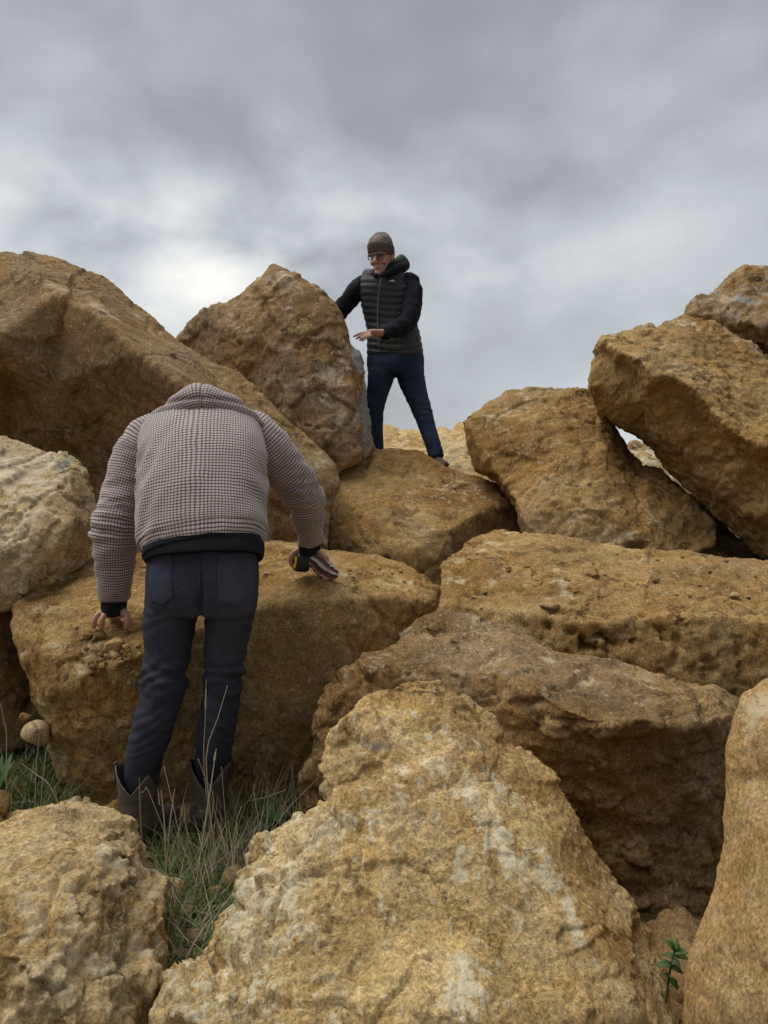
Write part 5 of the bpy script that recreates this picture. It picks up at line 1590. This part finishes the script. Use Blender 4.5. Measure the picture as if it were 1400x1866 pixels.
link('dry_litter', scatter(700, mid_box, (0.06, 0.20), (0.002, 0.0045), (1.0, 1.5), (0.0, 0.4), (0, 0.6)), M_DRY, base=(0, 0, 0), label='flattened dead grass on the ground round the boots', cat='grass', kind='stuff')

# tall single straws
STALKS = [((398, 1600, 2.42), (372, 1400, 2.46), (376, 1245, 2.48), 0.0016), ((396, 1590, 2.42), (376, 1380, 2.45), (414, 1252, 2.47), 0.0016), ((352, 1640, 2.32), (385, 1430, 2.40), (394, 1366, 2.42), 0.0022),
          ((262, 1560, 2.45), (256, 1480, 2.47), (254, 1420, 2.48), 0.0020), ((305, 1640, 2.38), (300, 1500, 2.42), (294, 1442, 2.44), 0.0024), ((330, 1560, 2.5), (270, 1440, 2.55), (258, 1444, 2.55), 0.0012),
          ((300, 1560, 2.4), (310, 1500, 2.42), (318, 1440, 2.44), 0.0020), ((358, 1620, 2.4), (338, 1500, 2.43), (336, 1465, 2.44), 0.0018), ((430, 1580, 2.5), (470, 1500, 2.55), (462, 1432, 2.58), 0.0016),
          ((420, 1600, 2.45), (412, 1500, 2.5), (404, 1400, 2.52), 0.0016), ((410, 1600, 2.45), (440, 1470, 2.5), (520, 1440, 2.55), 0.0014), ((455, 1580, 2.5), (486, 1520, 2.52), (488, 1445, 2.55), 0.0018),
          ((440, 1600, 2.48), (520, 1480, 2.55), (604, 1392, 2.6), 0.0012), ((500, 1560, 2.55), (540, 1480, 2.6), (532, 1398, 2.62), 0.0014), ((370, 1640, 2.35), (330, 1530, 2.4), (300, 1400, 2.45), 0.0012),
          ((362, 1600, 2.4), (390, 1460, 2.45), (362, 1385, 2.46), 0.0014), ((390, 1640, 2.35), (420, 1560, 2.4), (432, 1500, 2.42), 0.0018), ((330, 1700, 2.25), (318, 1620, 2.3), (312, 1560, 2.3), 0.0022)]
for i, (a, b_, c, r) in enumerate(STALKS):
    pa, pb, pc = P(*a), P(*b_), P(*c)
    pa[2] = min(pa[2], 0.01)
    me = mesh_of([tube([pa, pa * 0.6 + pb * 0.4, pb, pb * 0.45 + pc * 0.55, pc], [r, r, r * 0.9, r * 0.7, r * 0.4], 6, 3)])
    if i in (2, 0):
        e = P(c[0], c[1], c[2])
        me2 = mesh_of([tube([pa, pa * 0.6 + pb * 0.4, pb, pb * 0.45 + pc * 0.55, pc], [r, r, r * 0.9, r * 0.7, r * 0.4], 6, 3), tube([pb * 0.3 + pc * 0.7, pb * 0.1 + pc * 0.9], [r * 1.7, r * 1.1], 6, 3)])
        me = me2
    at = me.attributes.new('tone', 'FLOAT', 'POINT')
    at.data.foreach_set('value', np.full(len(me.vertices), rng.uniform(0.1, 0.8), np.float32))
    names = {0: 'tallest dry straw rising straight in front of the right leg', 1: 'tall dry straw leaning right in front of the right knee', 2: 'dry straw with a torn seed husk in front of the right boot',
             12: 'long dry straw arching right towards the tall tan boulder'}
    link('dry_straw', me, M_DRY, base=tuple(pa), label=names.get(i, 'upright dry grass straw near the bending person\'s boots'), cat='straw', group='dry straws by the boots')
for i, (a, b_, c) in enumerate((((10, 1450, 2.75), (12, 1340, 2.8), (2, 1285, 2.82)), ((62, 1450, 2.8), (66, 1400, 2.82), (72, 1340, 2.84)), ((140, 1500, 2.7), (90, 1430, 2.75), (42, 1393, 2.78)), ((70, 1440, 2.8), (80, 1400, 2.82), (86, 1362, 2.84)))):
    pa, pb, pc = P(*a), P(*b_), P(*c)
    pa[2] = min(pa[2], 0.01)
    me = mesh_of([tube([pa, pa * 0.5 + pb * 0.5, pb, pb * 0.5 + pc * 0.5, pc], [0.0017, 0.0017, 0.0015, 0.0012, 0.0008], 6, 3)])
    at = me.attributes.new('tone', 'FLOAT', 'POINT')
    at.data.foreach_set('value', np.full(len(me.vertices), 0.5, np.float32))
    link('dry_straw', me, M_DRY, base=tuple(pa), label='thin dry grass straw in front of the shaded rock at far left', cat='straw', group='dry straws at far left')


def leaf(base_, tip, width, mat, parent, t, droop=0.15):
    a, b_ = np.array(base_), np.array(tip)
    d = b_ - a
    L = np.linalg.norm(d); d /= L
    s = np.cross(d, np.array([0.15, -0.5, 0.85])); s /= np.linalg.norm(s)
    u = np.cross(s, d)
    V, Fc, n = [], [], 7
    for i in range(n + 1):
        k = i / n
        wd = width * (math.sin(math.pi * min(k * 0.92 + 0.08, 1) ** 0.8) ** 0.9) * 0.5 + 0.0006
        c = a + d * L * k + u * (math.sin(k * math.pi) * L * droop)
        for q in (-1, -0.5, 0, 0.5, 1):
            V.append(c + s * wd * q + u * abs(q) * wd * 0.3)
    for i in range(n):
        for j in range(4):
            Fc.append((i * 5 + j, i * 5 + j + 1, i * 5 + 5 + j + 1, i * 5 + 5 + j))
    me = pydata('leaf', V, Fc)
    bm = bmesh.new(); bm.from_mesh(me)
    bmesh.ops.solidify(bm, geom=bm.faces[:], thickness=0.0006)
    bm.to_mesh(me); bm.free(); shade_smooth(me)
    at = me.attributes.new('tone', 'FLOAT', 'POINT')
    at.data.foreach_set('value', np.full(len(me.vertices), t, np.float32))
    return link('leaf', me, mat, parent)


def weed():
    d = 1.80
    b0 = P(1214, 1808, d)
    st = mesh_of([tube([b0 + np.array([0, 0, -0.02]), P(1220, 1775, d), P(1226, 1745, d), P(1231, 1722, d)], [0.0028, 0.0026, 0.002, 0.0014], 8)])
    at = st.attributes.new('tone', 'FLOAT', 'POINT')
    at.data.foreach_set('value', np.full(len(st.vertices), 0.3, np.float32))
    e = link('weed', st, M_WEED, base=tuple(b0), label='small green leafy weed between the boulders at bottom right', cat='plant')
    for (a, b_, wd, t) in (((1229, 1728, d), (1233, 1711, d - 0.02), 0.012, 0.9), ((1228, 1730, d), (1208, 1714, d), 0.013, 0.8), ((1228, 1736, d), (1256, 1738, d - 0.02), 0.012, 0.7), ((1228, 1742, d), (1254, 1748, d + 0.02), 0.011, 0.5),
                           ((1226, 1745, d), (1206, 1742, d + 0.03), 0.011, 0.4), ((1225, 1748, d), (1240, 1766, d - 0.02), 0.010, 0.5), ((1223, 1757, d), (1196, 1760, d), 0.012, 0.3), ((1222, 1762, d), (1245, 1775, d), 0.011, 0.3), ((1219, 1778, d), (1208, 1778, d), 0.010, 0.3),
                           ((1219, 1785, d), (1236, 1803, d), 0.013, 0.3), ((1230, 1725, d), (1222, 1708, d + 0.02), 0.010, 0.9)):
        leaf(P(*a), P(*b_), wd * 1.5, M_WEED, e, t)


def dock(x, y, d, label, pts, seed):
    b0 = P(x, y, d)
    b0[2] = float(ground_z([b0[0]], [b0[1]])[0])
    first = True
    e = bpy.data.objects.new('leafy_plant', None)
    COL.objects.link(e)
    e.location = tuple(b0); e['_b'] = tuple(b0); e['label'] = label; e['category'] = 'plant'
    r = random.Random(seed)
    for (tx, ty, dd) in pts:
        leaf(b0 + np.array([r.uniform(-.02, .02), r.uniform(-.02, .02), 0.0]), P(tx, ty, dd), r.uniform(0.025, 0.04), M_DOCK, e, r.random(), 0.2)


weed()
dock(495, 1530, 2.75, 'broad green leaves in the grass right of the bending person\'s boots', [(500, 1462, 2.75), (478, 1480, 2.7), (520, 1475, 2.78), (486, 1455, 2.85), (510, 1500, 2.65), (470, 1500, 2.7)], 3)
dock(8, 1425, 3.0, 'broad dark leaves in the shade at the far left edge', [(5, 1372, 3.05), (24, 1370, 3.05), (-10, 1380, 2.95), (28, 1385, 2.95)], 4)

for o in list(S.objects):
    if '_b' in o:
        del o['_b']
